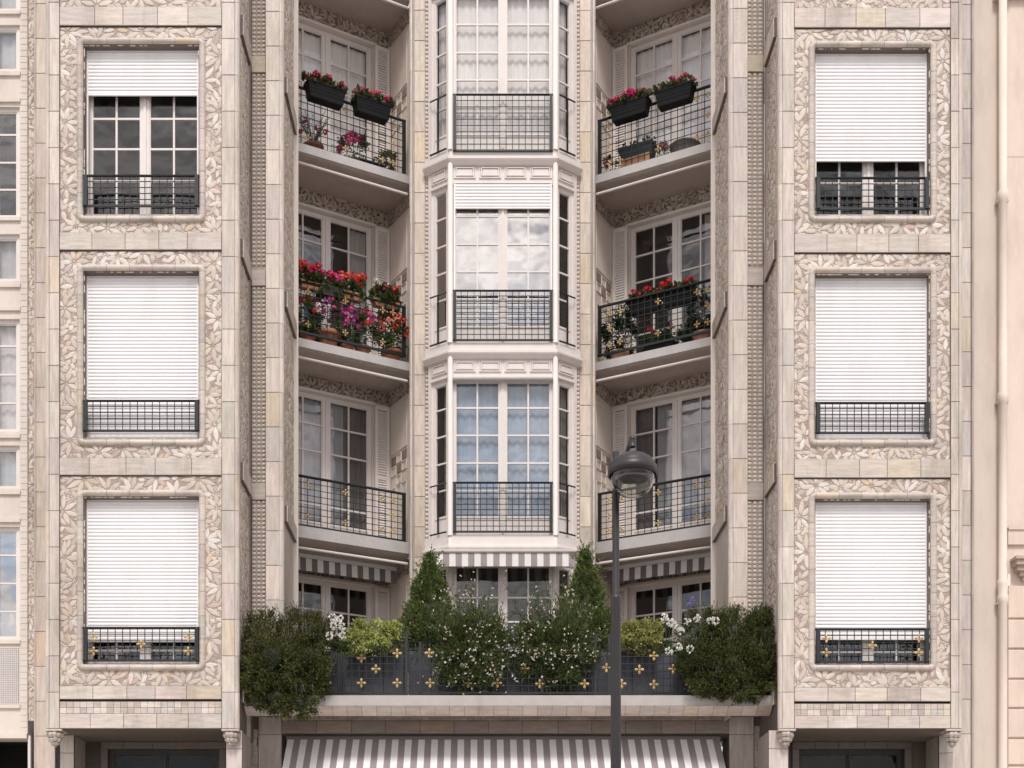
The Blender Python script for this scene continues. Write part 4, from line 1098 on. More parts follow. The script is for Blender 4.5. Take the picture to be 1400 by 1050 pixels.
def windowbox(fr, x0, x1, zt, o, lab, flowers, hgt=.19, dep=.18, seed=0, col=(.007, .007, .008), mat=None, fn=14, foln=420, group=None, fh=.15, cols=G1, leaf=(.042, .034), ff=None, hang=0.0):
    rng = random.Random(seed); xm = (x0+x1)/2; c = fr.pt(xm, o, zt-hgt)
    root = thing('window_box', lab, 'flower box', c, group); m = MB()
    # tapered trough with rim
    def ring(k, z, d): return [fr.pt(xm+(a-xm)*k, o+s*d, z) for a, s in ((x0, -.5), (x1, -.5), (x1, .5), (x0, .5))]
    rs = [ring(.80, zt-hgt, dep*.75), ring(.84, zt-hgt+.012, dep*.8), ring(.95, zt-.035, dep*.95), ring(1.0, zt-.033, dep*1.03), ring(1.0, zt, dep*1.05), ring(.97, zt, dep*.93), ring(.96, zt-.03, dep*.9)]
    vs = [p for r_ in rs for p in r_]; fs_ = [(i*4+j, i*4+(j+1) % 4, i*4+4+(j+1) % 4, i*4+4+j) for i in range(len(rs)-1) for j in range(4)]+[(0, 1, 2, 3), tuple(4*(len(rs)-1)+j for j in range(4))]
    m.add(vs, fs_, col)
    for kk in (.3, .5, .7):   # moulded ribs
        zz_ = zt-hgt+hgt*kk; k = .84+(.95-.84)*kk
        a = ring(k+.006, zz_, dep*(.8+.15*kk)+.008); b_ = ring(k+.008, zz_+.012, dep*(.8+.15*kk)+.012); m.add(a+b_, [(j, (j+1) % 4, 4+(j+1) % 4, 4+j) for j in range(4)], col)
    m.build('trough', mat or M_PLAS, root)
    m = MB()
    for i in range(int((x1-x0)/.07)+1):
        x = x0+.04+(x1-x0-.08)*i/max(1, int((x1-x0)/.07)); foliage(m, fr.pt(x, o+.02, zt+fh*.28-hang*.3), (.075, .085, fh*.5+hang*.5), foln//4, leaf[0]*1.15, leaf[1]*1.25, cols, rng)
    m.build('foliage', M_FOL, root)
    m = MB()
    for i in range(fn):
        x = rng.uniform(x0+.01, x1-.01); z = zt+fh*rng.uniform(.45, 1.0)
        cc = ff(x, rng) if ff else rng.choice(flowers)
        blossom(m, fr.pt(x, o+rng.uniform(-.03, .09), z), rng.uniform(.036, .052), cc, rng, 20)
    m.build('blossoms', M_PET, root); return root

SL, SR = sides
fl, fr_ = SL['frl'], SR['frl']
# top left boxes (outside the rail)
zr3 = H(1356)
def pxr(fr, a, b, o=.0):
    q = sorted((fr.fx(a, o), fr.fx(b, o))); return q[0], q[1]
def box_out(fr, a, b, lab, seed, flw, zt=zr3+.04, fn=17):
    x0, x1 = pxr(fr, a, b, .13); windowbox(fr, x0, x1, zt, .125, lab, flw, seed=seed, group='black flower boxes on the top railings', fn=fn, hgt=.25, dep=.2)
box_out(fl, 418, 471, 'black box of magenta geraniums on top left railing, nearer the outer pillar', 1, [MAG, MAG, (.5, .02, .08)])
box_out(fl, 483, 533, 'black box of magenta geraniums on top left railing, nearer the bay window', 2, [MAG, MAG, (.6, .03, .12)])
box_out(fr_, 835, 888, 'black box of bright magenta geraniums on top right railing, nearer the bay window', 3, [(.72, .02, .20), MAG])
box_out(fr_, 897, 949, 'black box of dusky pink geraniums on top right railing, nearer the outer pillar', 4, [(.55, .05, .14), MAG])
# middle right boxes (inside the rail)
zr2 = H(1049)
for (a, b_, lab, sd) in ((860, 904, 'black box of scarlet geraniums inside middle right railing, nearer the bay window', 5), (906, 950, 'black box of scarlet geraniums inside middle right railing, nearer the outer pillar', 6)):
    x0, x1 = pxr(fr_, a, b_, -.12); windowbox(fr_, x0, x1, zr2-.0, -.12, lab, [(.65, .015, .03), (.6, .02, .06)], seed=sd, group='black flower boxes inside the middle right railing', fn=9, hgt=.22, fh=.17, foln=300)
# middle left terracotta boxes
def mixf(*cs): return lambda x, rng: rng.choice(cs)
for (a, b_, lab, sd, cs, fn_) in ((407, 436, 'terracotta box heaped with coral and magenta geraniums, outermost on the middle left railing', 7, (CORAL, MAG, PINK, CORAL, MAG), 62),
                                 (468, 497, 'terracotta box of only coral red geraniums at the centre of the middle left railing', 8, (CORAL, CORAL, RED), 30),
                                 (517, 544, 'terracotta box of white, dark red and coral geraniums at the bay end of its railing', 9, (WHT, DKRED, CORAL, DKRED), 24)):
    x0, x1 = pxr(fl, a-4, b_+4, .05); windowbox(fl, x0, x1, zr2+.04, -.06, lab, cs, seed=sd, group='terracotta boxes on the middle left railing', fn=fn_, hgt=.11, dep=.14, fh=.28, foln=900, col=(.48, .22, .13), mat=M_TERRA, ff=mixf(*cs), hang=.06)
x0, x1 = pxr(fl, 440, 470, .05)
windowbox(fl, x0, x1, zr2+.03, -.03, 'dark trough of magenta and white geraniums between terracotta boxes on the middle left railing', [MAG, PINK, WHT], seed=11, fn=46, hgt=.15, dep=.14, fh=.22, foln=500, col=(.05, .045, .04), ff=mixf(MAG, PINK, MAG, CORAL, WHT), hang=.08)
# floor pots, middle left
zf2 = H(956)
floorL = [(421, .115, .17, 'terracotta pot of red and white geraniums on middle left balcony, beside the outer pillar', (RED, CORAL, WHT, DKRED), 20, 560),
          (449, .17, .29, 'large ribbed terracotta pot of pink geraniums on the middle left balcony floor', (PINK, MAG, LILAC), 24, 760),
          (474, .10, .15, 'small terracotta pot of lilac and pink geraniums right of the large ribbed pot', (LILAC, PINK, PINK), 34, 520),
          (496, .12, .18, 'terracotta pot of coral and pink geraniums left of the wide bushy coral one', (CORAL, CORAL, PINK), 20, 640),
          (535, .16, .21, 'wide terracotta pot with bushy coral geranium at bay end of middle left balcony', (CORAL, CORAL, (.7, .2, .16)), 34, 1100)]
for i, (p, r, h, lab, fl_, fn_, n) in enumerate(floorL):
    o = -.16 if i != 4 else -.15; x = fl.fx(p, o); c = fl.pt(x, o, zf2+.0)
    potted(c, r, h, lab, 'potted flowers', G1, .66 if i != 2 else .70, .235 if i != 4 else .29, n, fl_, fn_, seed=30+i, leaf=(.042, .034), group='pots on the middle left balcony')
# white hanging cloth shape skipped; top left balcony floor
zf3 = H(1264)
c = fl.pt(fl.fx(428, -.25), -.25, zf3); potted(c, .16, .20, 'terracotta pot with tall thin-leaved sprigs on the top left balcony', 'potted plant', [(.09, .12, .07), (.12, .14, .08)], .52, .2, 0, (PINK, RED), 4, 41, leaf=(.035, .014), sprig=True, group='pots on the top balconies', potc=(.22, .075, .045))
c = fl.pt(fl.fx(481, -.2), -.2, zf3); potted(c, .13, .12, 'low dark pot of pink geraniums in the middle of the top left balcony', 'potted flowers', [(.12, .14, .05), (.09, .12, .04)], .46, .21, 520, (PINK, (.65, .06, .2), MAG), 20, 42, leaf=(.035, .026), group='pots on the top balconies', potc=(.06, .055, .05))
c = fl.pt(fl.fx(526, -.2), -.2, zf3); potted(c, .12, .10, 'dark pot of yellowing leafy plant at the bay end of the top left balcony', 'potted plant', [(.14, .16, .05), (.25, .2, .07)], .36, .19, 420, (), 0, 43, leaf=(.035, .026), group='pots on the top balconies', potc=(.05, .05, .05))
m = MB(); c = fl.pt(fl.fx(503, -.2), -.2, zf3); x = fl.fx(503, -.2)
bevbox(m, fl, x-.22, x+.2, zf3, zf3+.13, -.32, -.1, .02, (.045, .047, .052)); box(m, fl, x-.24, x+.22, zf3+.13, zf3+.15, -.34, -.08, (.05, .052, .057))
tag(m.build('trough', M_PLAS, None, loc=c), 'empty grey plastic trough on the floor of the top left balcony', 'planter')
# top right balcony: grey trough on wooden crate, round stool, small pots
fr3 = fr_; x = fr3.fx(872, -.3); c = fr3.pt(x, -.3, zf3)
cr = thing('wooden_crate', 'orange wooden crate carrying a grey trough on the top right balcony', 'crate', c); m = MB()
for q in range(5):
    for s in (-1, 1):
        box(m, fr3, x-.24+q*.1, x-.15+q*.1, zf3, zf3+.27, -.3+s*.12-.008, -.3+s*.12+.008, jit((.52, .25, .12), .15))
for zz_ in (.02, .14, .24):
    for s in (-1, 1): box(m, fr3, x-.25, x+.25, zf3+zz_, zf3+zz_+.03, -.3+s*.132-.006, -.3+s*.132+.006, (.5, .3, .18))
box(m, fr3, x-.25, x+.25, zf3, zf3+.02, -.43, -.17, (.45, .25, .14)); m.build('slats', M_WOOD, cr)
windowbox(fr3, x-.30, x+.30, zf3+.27+.19, -.3, 'slate grey trough with few leafy sprigs standing on the orange wooden crate', [PINK], hgt=.18, dep=.24, seed=45, col=(.07, .085, .09), fn=0, foln=90, fh=.12)
for k, (p, lab, sd, fh) in enumerate(((833, 'small pot of pale trailing leaves at the bay end of the top right balcony', 46, .3), (908, 'small pot of pink-budded leaves beside the crate on the top right balcony', 47, .25))):
    c = fr3.pt(fr3.fx(p, -.15), -.15, zf3); potted(c, .07, .09, lab, 'potted plant', [(.16, .18, .09), (.2, .2, .12)], fh, .11, 150, ((.6, .2, .22),), 3, sd, leaf=(.03, .02), group='pots on the top balconies', potc=(.3, .12, .1))
st = fr3.pt(fr3.fx(937, -.35), -.35, zf3); cs_ = thing('storage_tub', 'round grey tub behind the top right railing by the outer pillar', 'tub', st)
m = MB(); lathe(m, st, [(.22, 0), (.24, .26), (.25, .27), (.25, .29), (.02, .29)], 20, (.14, .12, .11)); m.build('tub_body', M_PLAS, cs_)
# mid right balcony floor plants
for k, (p, r, h, lab, sd, fh, rad, n) in enumerate(((846, .16, .19, 'pale terracotta pot of tall dark oleander at bay end of middle right balcony', 51, .72, .23, 900),
                                                  (962, .17, .19, 'pale terracotta pot of dark leafy bush by the outer pillar, middle right balcony', 52, .75, .22, 900))):
    o = -.2; c = fr_.pt(fr_.fx(p, o), o, zf2); potted(c, r, h, lab, 'potted plant', [(.03, .045, .02), (.04, .06, .025), (.025, .035, .016)], fh, rad, n, ((.5, .42, .35),), 2, sd, leaf=(.085, .016), group='pots on the middle right balcony', potc=(.42, .25, .17))
x0, x1 = pxr(fr_, 884, 924, -.2)
windowbox(fr_, x0, x1, zf2+.18, -.2, 'black trough of dark foliage and a few red flowers on the middle right balcony floor', [(.5, .05, .04)], hgt=.18, dep=.2, seed=53, fn=3, foln=420, fh=.26, cols=G_DARK)
c = fr_.pt(fr_.fx(938, -.3), -.3, zf2); potted(c, .09, .14, 'small black pot of dark leaves between trough and bush on middle right balcony', 'potted plant', G_DARK, .38, .12, 300, (), 0, 54, leaf=(.06, .02), potc=(.03, .03, .03), group='pots on the middle right balcony')

# ---- terrace planting
ft2 = flat(1.045); zft = H(345.5)
PX = lambda p, Zr: ux(p, Zr)
# troughs
for (a, b_, lab) in ((440, 552, 'slate grey trough behind the terrace railing under the left golden shrub'), (559, 834, 'long slate grey planting trough behind the middle of the terrace railing'), (836, 950, 'slate grey trough behind the terrace railing under the right golden shrub'),
                     (340, 436, 'slate grey trough beneath the big dark shrub at the left terrace end'), (954, 1050, 'slate grey trough beneath the big olive shrub at the right terrace end')):
    xa, xb = ft2.fx(a), ft2.fx(b_); c = ft2.pt((xa+xb)/2, -.15, zft); root = thing('planter_trough', lab, 'planter', c, 'slate troughs along the terrace')
    m = MB(); z0_, z1_ = zft+.06, ft2.fz(890); cc = (.085, .088, .105)
    nb = max(2, round((xb-xa)/.3))
    for i in range(nb):
        q0 = xa+(xb-xa)*i/nb; bevbox(m, ft2, q0+.002, q0+(xb-xa)/nb-.002, z0_, z1_, -.03, .0, .004, jit(cc, .08))
    box(m, ft2, xa, xb, z0_, z1_-.002, -.34, -.31, cc); box(m, ft2, xa, xa+.02, z0_, z1_-.002, -.31, -.03, cc); box(m, ft2, xb-.02, xb, z0_, z1_-.002, -.31, -.03, cc)
    box(m, ft2, xa+.02, xb-.02, z0_, z0_+.02, -.31, -.03, cc)
    for q in (.1, .9): box(m, ft2, xa+(xb-xa)*q-.04, xa+(xb-xa)*q+.04, zft, z0_, -.28, -.06, cc)
    m.build('trough_boards', M_PLAS, root)
    m = MB(); box(m, ft2, xa+.022, xb-.022, z1_-.08, z1_-.04, -.309, -.031, (.04, .028, .02)); m.build('soil', M_DARK, root)
def shrub(name, lab, cat, base, blobs, n, l, w, cols, seed, group=None, wispy=0, shell=.55, core=.72, corecol=(.02, .03, .012), wcols=None):
    rng = random.Random(seed); root = thing(name, lab, cat, base, group)
    m = MB(); tot = sum(b[3]*b[5]*b[4] for b in blobs)
    for (x, y, z, rx, ry, rz) in blobs:
        k = rx*rz*ry/tot; foliage(m, (x, y, z), (rx, ry, rz), int(n*k**.8*len(blobs)**(-.2)), l, w, cols, rng, shell=shell, up=.35)
    for _ in range(wispy):
        b = rng.choice(blobs); a = rng.uniform(0, 2*pi); x = b[0]+b[3]*math.cos(a)*rng.uniform(.1, .95); y = b[1]+b[4]*math.sin(a)*.5; z = b[2]+b[5]*rng.uniform(.6, .95)
        hgt = rng.uniform(.06, .16); d = Vector((rng.uniform(-.35, .35), rng.uniform(-.3, .2), 1)); tube(m, [(x, y, z), (x+d.x*hgt, y+d.y*hgt, z+hgt)], .0022, 3, (.16, .15, .12))
        for q in range(5):
            t = .5+q*.1; leafq(m, Vector((x+d.x*hgt*t, y+d.y*hgt*t, z+hgt*t)), rvec(rng), .018, .01, rng, rng.choice(wcols or [(.17, .14, .15), (.2, .17, .14)]))
    m.build('foliage', M_FOL, root)
    m = MB()
    for (x, y, z, rx, ry, rz) in blobs:   # dark inner twigs
        for _ in range(int(40*rx*rz/.06)):
            q = rvec(rng)*rng.uniform(.3, .85)*core/.72; 
            tube(m, [(x, y, z-rz*.4), (x+q.x*rx, y+q.y*ry, z+q.z*rz)], .006, 3, (.05, .04, .028), .003)
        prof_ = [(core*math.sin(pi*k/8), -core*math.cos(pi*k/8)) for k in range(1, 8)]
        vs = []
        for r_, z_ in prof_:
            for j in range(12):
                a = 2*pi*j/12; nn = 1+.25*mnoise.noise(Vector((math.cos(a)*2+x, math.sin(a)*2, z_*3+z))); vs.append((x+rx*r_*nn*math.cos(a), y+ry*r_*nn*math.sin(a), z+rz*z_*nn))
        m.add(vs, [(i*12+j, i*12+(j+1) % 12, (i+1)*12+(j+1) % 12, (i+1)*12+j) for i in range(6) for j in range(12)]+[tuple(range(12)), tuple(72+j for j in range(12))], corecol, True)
    m.build('branches', M_FOL, root)
    return root
def blob(px, py, rpx, rpz, Zr=1.03, ry=.3): return (ux(px, Zr), Zr*Z0, hz(py, Zr), rpx*Zr*S0, ry, rpz*Zr*S0)
shrub('trailing_shrub', 'huge dark green feathery shrub spilling over the left end of the terrace railing', 'shrub', (ux(390, 1.03), 1.03*Z0, zft),
      [blob(358, 872, 32, 38, 1.03, .32), blob(372, 900, 36, 40, 1.0, .22), blob(420, 900, 30, 40, 1.01, .22), (blob(400, 880, 44, 44, 1.025, .32)), blob(432, 868, 24, 33), blob(352, 915, 27, 36, 1.02), blob(392, 925, 44, 38, 1.012, .26), blob(424, 930, 24, 36, 1.015, .25), blob(378, 953, 34, 24, 1.005, .2), blob(407, 964, 27, 21, 1.002, .17), blob(345, 940, 18, 26, 1.01, .2)], 48000, .040, .015, G_SHRUB, 61, 'big shrubs at the terrace ends', wispy=200, core=.42)
shrub('trailing_shrub', 'huge olive green feathery shrub spilling over the right end of the terrace railing', 'shrub', (ux(995, 1.03), 1.03*Z0, zft),
      [blob(965, 868, 34, 36), blob(1005, 868, 42, 38, 1.03, .32), blob(1037, 870, 24, 34), blob(960, 905, 33, 33, 1.02), blob(1003, 912, 44, 40, 1.015, .3), blob(1040, 915, 20, 40, 1.02), blob(975, 935, 30, 21, 1.012, .22), blob(1020, 942, 34, 18, 1.012, .22)], 48000, .040, .015, [(.075, .088, .022), (.055, .068, .018), (.10, .11, .03), (.035, .05, .014), (.13, .13, .035)], 62, 'big shrubs at the terrace ends', wispy=200, core=.42)
shrub('golden_shrub', 'rounded golden green clipped shrub beside the white flowers, left half of the terrace', 'shrub', (ux(510, 1.045), 1.045*Z0, zft+.5),
      [blob(492, 872, 22, 22, 1.04, .22), blob(516, 870, 27, 22, 1.04, .24), blob(536, 868, 15, 16, 1.04, .2), blob(505, 884, 30, 15, 1.035, .2)], 10000, .036, .028, G_GOLD, 63, 'golden shrubs', shell=.7, corecol=(.10, .12, .03))
shrub('golden_shrub', 'golden green clipped shrub just right of the lamp post on the terrace', 'shrub', (ux(875, 1.045), 1.045*Z0, zft+.5),
      [blob(862, 870, 20, 19, 1.04, .22), blob(885, 870, 20, 20, 1.04, .24), blob(873, 880, 26, 15, 1.035, .2)], 10000, .034, .026, [(.38, .38, .12), (.30, .32, .09), (.48, .45, .22), (.2, .24, .06)], 64, 'golden shrubs', shell=.7, corecol=(.10, .12, .03))
def cone(px, ytop, ybot, wpx, lab, seed, Zr=1.08):
    rng = random.Random(seed); c = (ux(px, Zr), Zr*Z0, zft); root = thing('clipped_cone', lab, 'conifer', c, 'clipped cones flanking the bay window')
    m = MB(); zt_, zb_ = hz(ytop, Zr), hz(ybot, Zr); Rb = wpx*Zr*S0/2
    for _ in range(16000):
        t = rng.random()**1.45; z = zb_+(zt_-zb_)*t; r = Rb*(1-t)**1.08+.03; r *= 1+.45*mnoise.noise(Vector((z*4, px, 1)))
        a = rng.uniform(0, 2*pi); k = rng.uniform(.62, 1.16)+.25*mnoise.noise(Vector((math.cos(a)*2, math.sin(a)*2, z*5)))
        p = Vector((c[0]+r*k*math.cos(a), c[1]+r*k*math.sin(a), z)); d = Vector((math.cos(a), math.sin(a), .6))+rvec(rng)*.8
        g = rng.choice([(.13, .19, .05), (.09, .15, .04), (.17, .22, .06), (.19, .19, .06), (.20, .13, .06)] if rng.random() < .6 else [(.09, .15, .04)])
        leafq(m, p, d, rng.uniform(.03, .048), rng.uniform(.018, .028), rng, jit(g, .2, rng))
    for _ in range(150):
        t = rng.random()**1.1; z = zb_+(zt_-zb_)*t; r = Rb*(1-t)**1.08*.85+.02; a = rng.uniform(0, 2*pi)
        q = Vector((c[0]+r*math.cos(a), c[1]+r*math.sin(a), z)); d = Vector((math.cos(a), math.sin(a), rng.uniform(.3, 1.6))).normalized(); l = rng.uniform(.10, .22)
        tube(m, [tuple(q), tuple(q+d*l)], .003, 3, (.10, .08, .04), .0015)
        for k in range(13):
            leafq(m, q+d*l*(.2+.8*k/12), d*.6+rvec(rng), rng.uniform(.03, .045), .02, rng, jit((.14, .20, .055), .25, rng))
    m.build('foliage', M_FOL, root)
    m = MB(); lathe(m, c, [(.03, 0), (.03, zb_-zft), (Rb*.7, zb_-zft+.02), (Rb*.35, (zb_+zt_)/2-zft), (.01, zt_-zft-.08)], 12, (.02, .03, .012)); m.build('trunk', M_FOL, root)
cone(587, 758, 915, 118, 'clipped green cone shrub at the left of the bay window on the terrace', 71)
cone(800, 753, 918, 118, 'clipped green cone shrub at the right of the bay window, left of the lamp post', 72)
def gaura(px, w, lab, seed, Zr=1.035, nst=230, low=955, top=775, cy=880):
    rng = random.Random(seed); c = Vector((ux(px, Zr), Zr*Z0, hz(cy+15, Zr))); root = thing('flowering_bush', lab, 'flowering bush', tuple(c), 'airy white-flowered bushes on the terrace')
    m = MB(); fl_ = MB(); WW = w*Zr*S0/2
    for i in range(nst):
        a = rng.uniform(-1, 1); ex = rng.random() < .22; tgt = Vector((c.x+WW*a*rng.uniform(.6, 1.15)*(1.35 if ex else 1), c.y-rng.uniform(-.25, .35), 0))
        k = rng.random()
        if k < .62: tgt.z = c.z+rng.uniform(.1, 1)*(hz(top, Zr)-c.z)*math.sqrt(max(.05, 1-.55*a*a))*(1.12 if ex else .92)
        else: tgt.z = c.z-rng.uniform(.0, 1)*(c.z-hz(low, Zr)); tgt.y = c.y-rng.uniform(.12, .38)
        b = Vector((c.x+a*WW*.45, c.y+rng.uniform(-.1, .1), c.z-.03)); mid_ = (b+tgt)/2+Vector((0, 0, .10 if k < .62 else .22))
        pts = [b*(1-t)**2+mid_*2*t*(1-t)+tgt*t*t for t in (0, .25, .5, .75, 1)]
        tube(m, [tuple(p) for p in pts], .0028, 3, jit((.10, .10, .05), .2, rng), .0014)
        for _ in range(14 if ex else 42):
            t = rng.random()**1.2*.85; p = b*(1-t)**2+mid_*2*t*(1-t)+tgt*t*t+rvec(rng)*rng.uniform(0, .05)
            leafq(m, p, (tgt-b)*1.2+rvec(rng)*.7, rng.uniform(.045, .085), rng.uniform(.008, .014), rng, jit(rng.choice([(.10, .14, .045), (.07, .105, .03), (.14, .17, .06)]), .2, rng))
        if rng.random() < .7:
            for _ in range(rng.choice((1, 1, 2, 3))):
                t = rng.uniform(.72, 1.02); p = b*(1-t)**2+mid_*2*t*(1-t)+tgt*t*t+rvec(rng)*.012; wcol = (.86, .79, .76) if rng.random() < .72 else (.80, .56, .53)
                if p.y > c.y+.12: continue
                for q in range(4):
                    d = rvec(rng); d.y = -abs(d.y); leafq(fl_, p, d, rng.uniform(.016, .025), .017, rng, jit(wcol, .08, rng))
    # inner mass of leaves
    foliage(m, (c.x, c.y-.0, c.z+.02), (WW*.88, .26, .5), 9000, .07, .013, [(.085, .12, .035), (.06, .09, .027), (.12, .15, .05)], rng, up=.6, shell=.4)
    for _ in range(60):
        a = rng.uniform(0, 2*pi); rr = rng.random()**.5; p = Vector((c.x+WW*.9*rr*math.cos(a), c.y-.26-rng.uniform(0, .1), c.z+.45*rr*math.sin(a)))
        wcol = (.86, .79, .76) if rng.random() < .72 else (.80, .56, .53)
        for q in range(4):
            d = rvec(rng); d.y = -abs(d.y); leafq(fl_, p, d, rng.uniform(.016, .025), .017, rng, jit(wcol, .08, rng))
    m.build('foliage', M_FOL, root); fl_.build('blossoms', M_PET, root)
gaura(645, 115, 'airy white-flowered bush beside the left cone, trailing far down over the terrace railing', 81)
gaura(758, 122, 'airy white-flowered bush beside the right cone, full and upright above the terrace railing', 82, nst=240, low=915)
def agap(px, py, lab, heads, seed, leaves=True, col=WHT, cat='flowers', name='white_flowers', Zr=1.012):
    rng = random.Random(seed); c = (ux(px, Zr), Zr*Z0, hz(py, Zr)); root = thing(name, lab, cat, c); m = MB(); f = MB()
    for (hx, hy) in heads:
        p = (ux(hx, Zr), Zr*Z0-rng.uniform(.05, .25), hz(hy, Zr)); q = Vector(c); mid_ = (q+Vector(p))/2+Vector((0, 0, .05)); tube(m, [tuple(q), tuple(mid_), p], .004, 4, (.08, .13, .04))
        for _ in range(16):
            d = rvec(rng); pp = Vector(p)+d*.03
            for k in range(3): leafq(f, pp, d+rvec(rng)*.7, rng.uniform(.028, .04), .024, rng, jit(col, .06, rng))
    for _ in range(55 if leaves else 8):
        a = rng.uniform(0, 2*pi); q = Vector(c); l = rng.uniform(.2, .34); d = Vector((math.cos(a), -abs(math.sin(a))*.8, rng.uniform(.2, 1.1))); prev = q; w = .012
        s = d.cross(Vector((0, 0, 1))).normalized()*w; vs = []
        for t in (0, .3, .6, .85, 1): p = q+d*l*t-Vector((0, 0, 1))*(t*t*.16); k = (1-t**3); vs += [tuple(p+s*k), tuple(p-s*k)]
        m.add(vs, [(2*i, 2*i+1, 2*i+3, 2*i+2) for i in range(4)], jit(rng.choice([(.05, .085, .025), (.07, .12, .03)]), .2, rng))
    m.build('foliage', M_FOL, root); f.build('blossoms', M_PET, root)
agap(468, 893, 'white lily-like flowers between the big dark shrub and the left golden shrub', [(455, 845), (466, 850), (459, 860), (470, 862), (458, 868), (470, 873), (452, 874), (464, 856)], 91)
agap(912, 895, 'white lily-like flowers with strap leaves between the right golden shrub and the big olive shrub', [(908, 852), (914, 856), (905, 850), (919, 858), (939, 851), (950, 850), (970, 850), (976, 852), (928, 867), (926, 888), (911, 896), (941, 891)], 92)
agap(941, 860, 'single pale purple flower head rising above the big olive shrub', [(941, 826), (943, 829)], 93, leaves=False, col=(.30, .24, .55), name='purple_flower', cat='flower', Zr=1.05)

# ================================================================= STREET LAMP
LZ = 14.0/Z0; c0 = (ux(843, LZ), 14.0, 0.0)
LMP = thing('street_lamp', 'dark grey street lamp with domed head and clear glass bowl before the facade', 'street lamp', c0)
m = MB(); CL = (.030, .026, .028); zj = hz(817, LZ)
lathe(m, (ux(842, LZ), 14.0, 0), [(.11, 0), (.11, .05), (.075, .12), (.062, .9), (.050, zj-.02), (.053, zj-.01), (.053, zj+.012), (.037, zj+.02), (.034, hz(618, LZ)), (.01, hz(617.5, LZ))], 20, CL); m.build('pole', M_LAMP, LMP)
hx, hy = ux(863, LZ), 14.0-.12; px_, py_ = ux(843, LZ), 14.0
m = MB(); tube(m, [(px_, py_, hz(660, LZ)), (px_+.05, py_-.0, hz(640, LZ)), (hx-.03, hy+.1, hz(612, LZ)), (hx, hy+.02, hz(603, LZ)), (hx, hy, hz(607, LZ)), (hx, hy, hz(617, LZ))], .022, 10, (.03, .028, .03))
tube(m, [(px_, py_, hz(700, LZ)), (px_+.02, py_-.03, hz(676, LZ)), (px_+.06, py_-.06, hz(650, LZ))], .016, 8, (.03, .028, .03))
lathe(m, (hx, hy, hz(617, LZ)), [(.035, 0), (.04, .03), (.028, .06), (.036, .075), (.036, .10), (.01, .12)], 14, CL); m.build('bracket_arm', M_LAMP, LMP)
zr_ = hz(650, LZ)-.045; Rr = .252
m = MB(); lathe(m, (hx, hy, zr_), [(Rr-.012, 0), (Rr, 0), (Rr, .09), (Rr-.014, .098), (.234, .118), (.20, .165), (.155, .198), (.097, .224), (.04, .234), (.01, .234)], 40, CL)
lathe(m, (hx, hy, zr_), [(Rr-.012, 0), (Rr-.014, .085), (.02, .10)], 40, (.13, .115, .105)); hd = m.build('lamp_head', M_LAMP, LMP)
m = MB(); lathe(m, (hx, hy, zr_), [(.222, .0), (.219, -.045), (.203, -.105), (.168, -.158), (.11, -.198), (.04, -.217), (.002, -.218)], 36, (1, 1, 1)); m.build('glass_bowl', M_LGLASS, hd)
m = MB(); lathe(m, (hx, hy, zr_), [(.20, .002), (.16, .0), (.125, .03), (.10, .075), (.02, .08)], 36, (.62, .58, .52)); m.build('reflector', M_LAMP, hd)
m = MB(); lathe(m, (hx, hy, zr_), [(.0, .01), (.03, .015), (.045, .045), (.03, .075), (.01, .08)], 16, (.3, .28, .25)); m.build('bulb', M_LAMP, hd)

# ================================================================= GROUND
def structure(o): o['kind'] = 'structure'; return o
m = MB(); box(m, W, -60, 60, -.4, -.12, -60, 60, (.22, .205, .195)); structure(m.build('road', M_GROUND))
m = MB(); box(m, W, -60, 60, -.12, 0, -19.6, -11.5, (.55, .51, .47)); structure(m.build('pavement', M_GROUND))
m = MB(); box(m, W, -60, 60, -.12, .004, -11.5, -11.2, (.36, .34, .32)); structure(m.build('kerb', M_SLAB))

# ================================================================= LIGHT, SKY, CAMERA
wd = bpy.data.worlds.new('World'); sc.world = wd; wd.use_nodes = True; nt = wd.node_tree; N, L = nt.nodes, nt.links
bg = N['Background']; bg.inputs['Strength'].default_value = .10
sky = N.new('ShaderNodeTexSky'); sky.sky_type = 'NISHITA'; sky.sun_disc = False
EL, AZ = math.radians(54), math.radians(200)
sky.sun_elevation = EL; sky.sun_rotation = AZ; sky.air_density = 1.0; sky.dust_density = 2.0
tc = N.new('ShaderNodeTexCoord'); mp = N.new('ShaderNodeMapping'); mp.inputs['Scale'].default_value = (3.6, 3.6, 8.5); L.new(tc.outputs['Generated'], mp.inputs['Vector'])
no = N.new('ShaderNodeTexNoise'); no.inputs['Scale'].default_value = 1.0; no.inputs['Detail'].default_value = 7; no.inputs['Roughness'].default_value = .58; no.inputs['Distortion'].default_value = .3; L.new(mp.outputs[0], no.inputs['Vector'])
r1 = N.new('ShaderNodeMapRange'); r1.inputs['From Min'].default_value = .38; r1.inputs['From Max'].default_value = .50; L.new(no.outputs['Fac'], r1.inputs['Value'])
r1.inputs['To Min'].default_value = .05
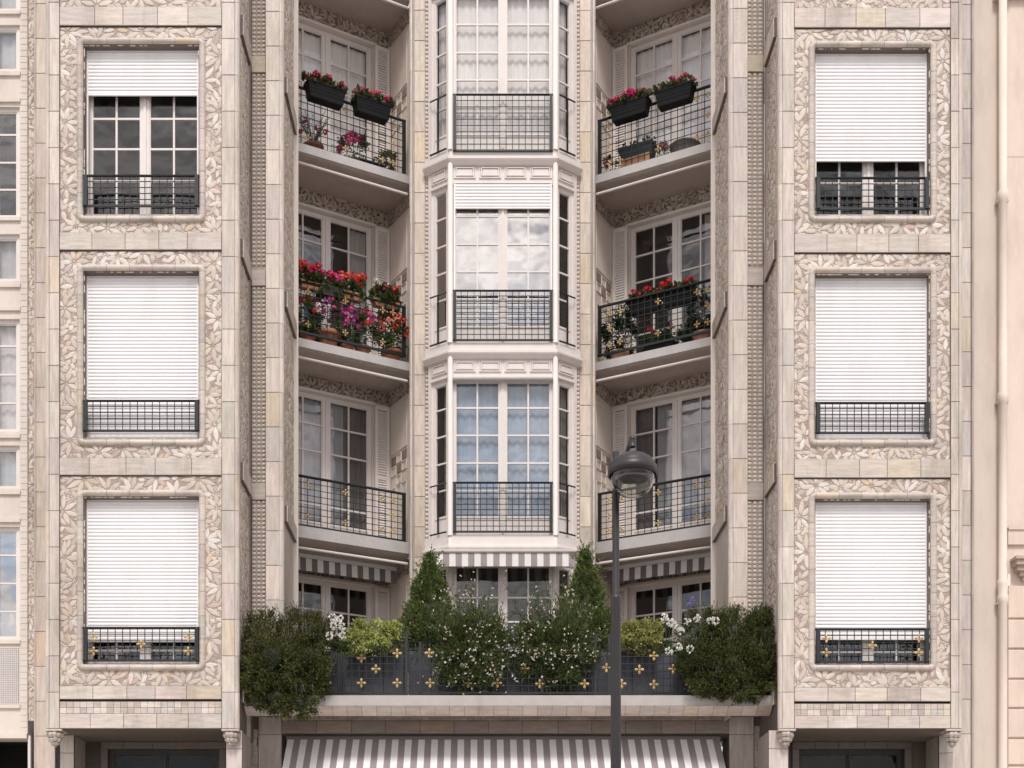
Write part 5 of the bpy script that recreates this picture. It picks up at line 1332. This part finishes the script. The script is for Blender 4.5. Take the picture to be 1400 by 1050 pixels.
n2 = N.new('ShaderNodeTexNoise'); n2.inputs['Scale'].default_value = 2.1; n2.inputs['Detail'].default_value = 6; L.new(mp.outputs[0], n2.inputs['Vector'])
r2 = N.new('ShaderNodeMapRange'); r2.inputs['From Min'].default_value = .3; r2.inputs['From Max'].default_value = .7; L.new(n2.outputs['Fac'], r2.inputs['Value'])
cm = N.new('ShaderNodeMix'); cm.data_type = 'RGBA'; cm.inputs['A'].default_value = (2.2, 2.15, 2.35, 1); cm.inputs['B'].default_value = (12.5, 11.6, 11.2, 1); L.new(r2.outputs[0], cm.inputs['Factor'])
mx = N.new('ShaderNodeMix'); mx.data_type = 'RGBA'; L.new(r1.outputs[0], mx.inputs['Factor']); L.new(sky.outputs[0], mx.inputs['A']); L.new(cm.outputs['Result'], mx.inputs['B'])
L.new(mx.outputs['Result'], bg.inputs['Color'])
sd = bpy.data.lights.new('sun', 'SUN'); sd.energy = 1.7; sd.angle = math.radians(16); sd.color = (1, .96, .915)
so = bpy.data.objects.new('sun', sd); COL.objects.link(so)
# sun stands behind the camera, high: direction towards sun
dv = Vector((.0, -math.cos(EL), math.sin(EL))).normalized()
so.rotation_euler = dv.to_track_quat('Z', 'Y').to_euler(); so.location = (0, 0, 30)
sky.sun_rotation = math.atan2(dv.x, dv.y)

cd = bpy.data.cameras.new('camera'); cam = bpy.data.objects.new('camera', cd); COL.objects.link(cam); sc.camera = cam
cd.sensor_width = 36; cd.lens = F/1400*36; cd.shift_x = (700-VX)/1400; cd.shift_y = (YH-525)/1400; cd.clip_end = 500
cam.location = (0, 0, EYE); cam.rotation_euler = (pi/2, 0, 0)
vs_ = sc.view_settings; vs_.view_transform = 'Standard'; vs_.look = 'None'; vs_.gamma = 1; vs_.exposure = 0.62
sc.cycles.max_bounces = 8; sc.cycles.transparent_max_bounces = 16
for o in bpy.data.objects:
    if '_org' in o.keys(): del o['_org']
print('faces', sum(len(o.data.polygons) for o in bpy.data.objects if o.type == 'MESH'), 'objects', len(bpy.data.objects))
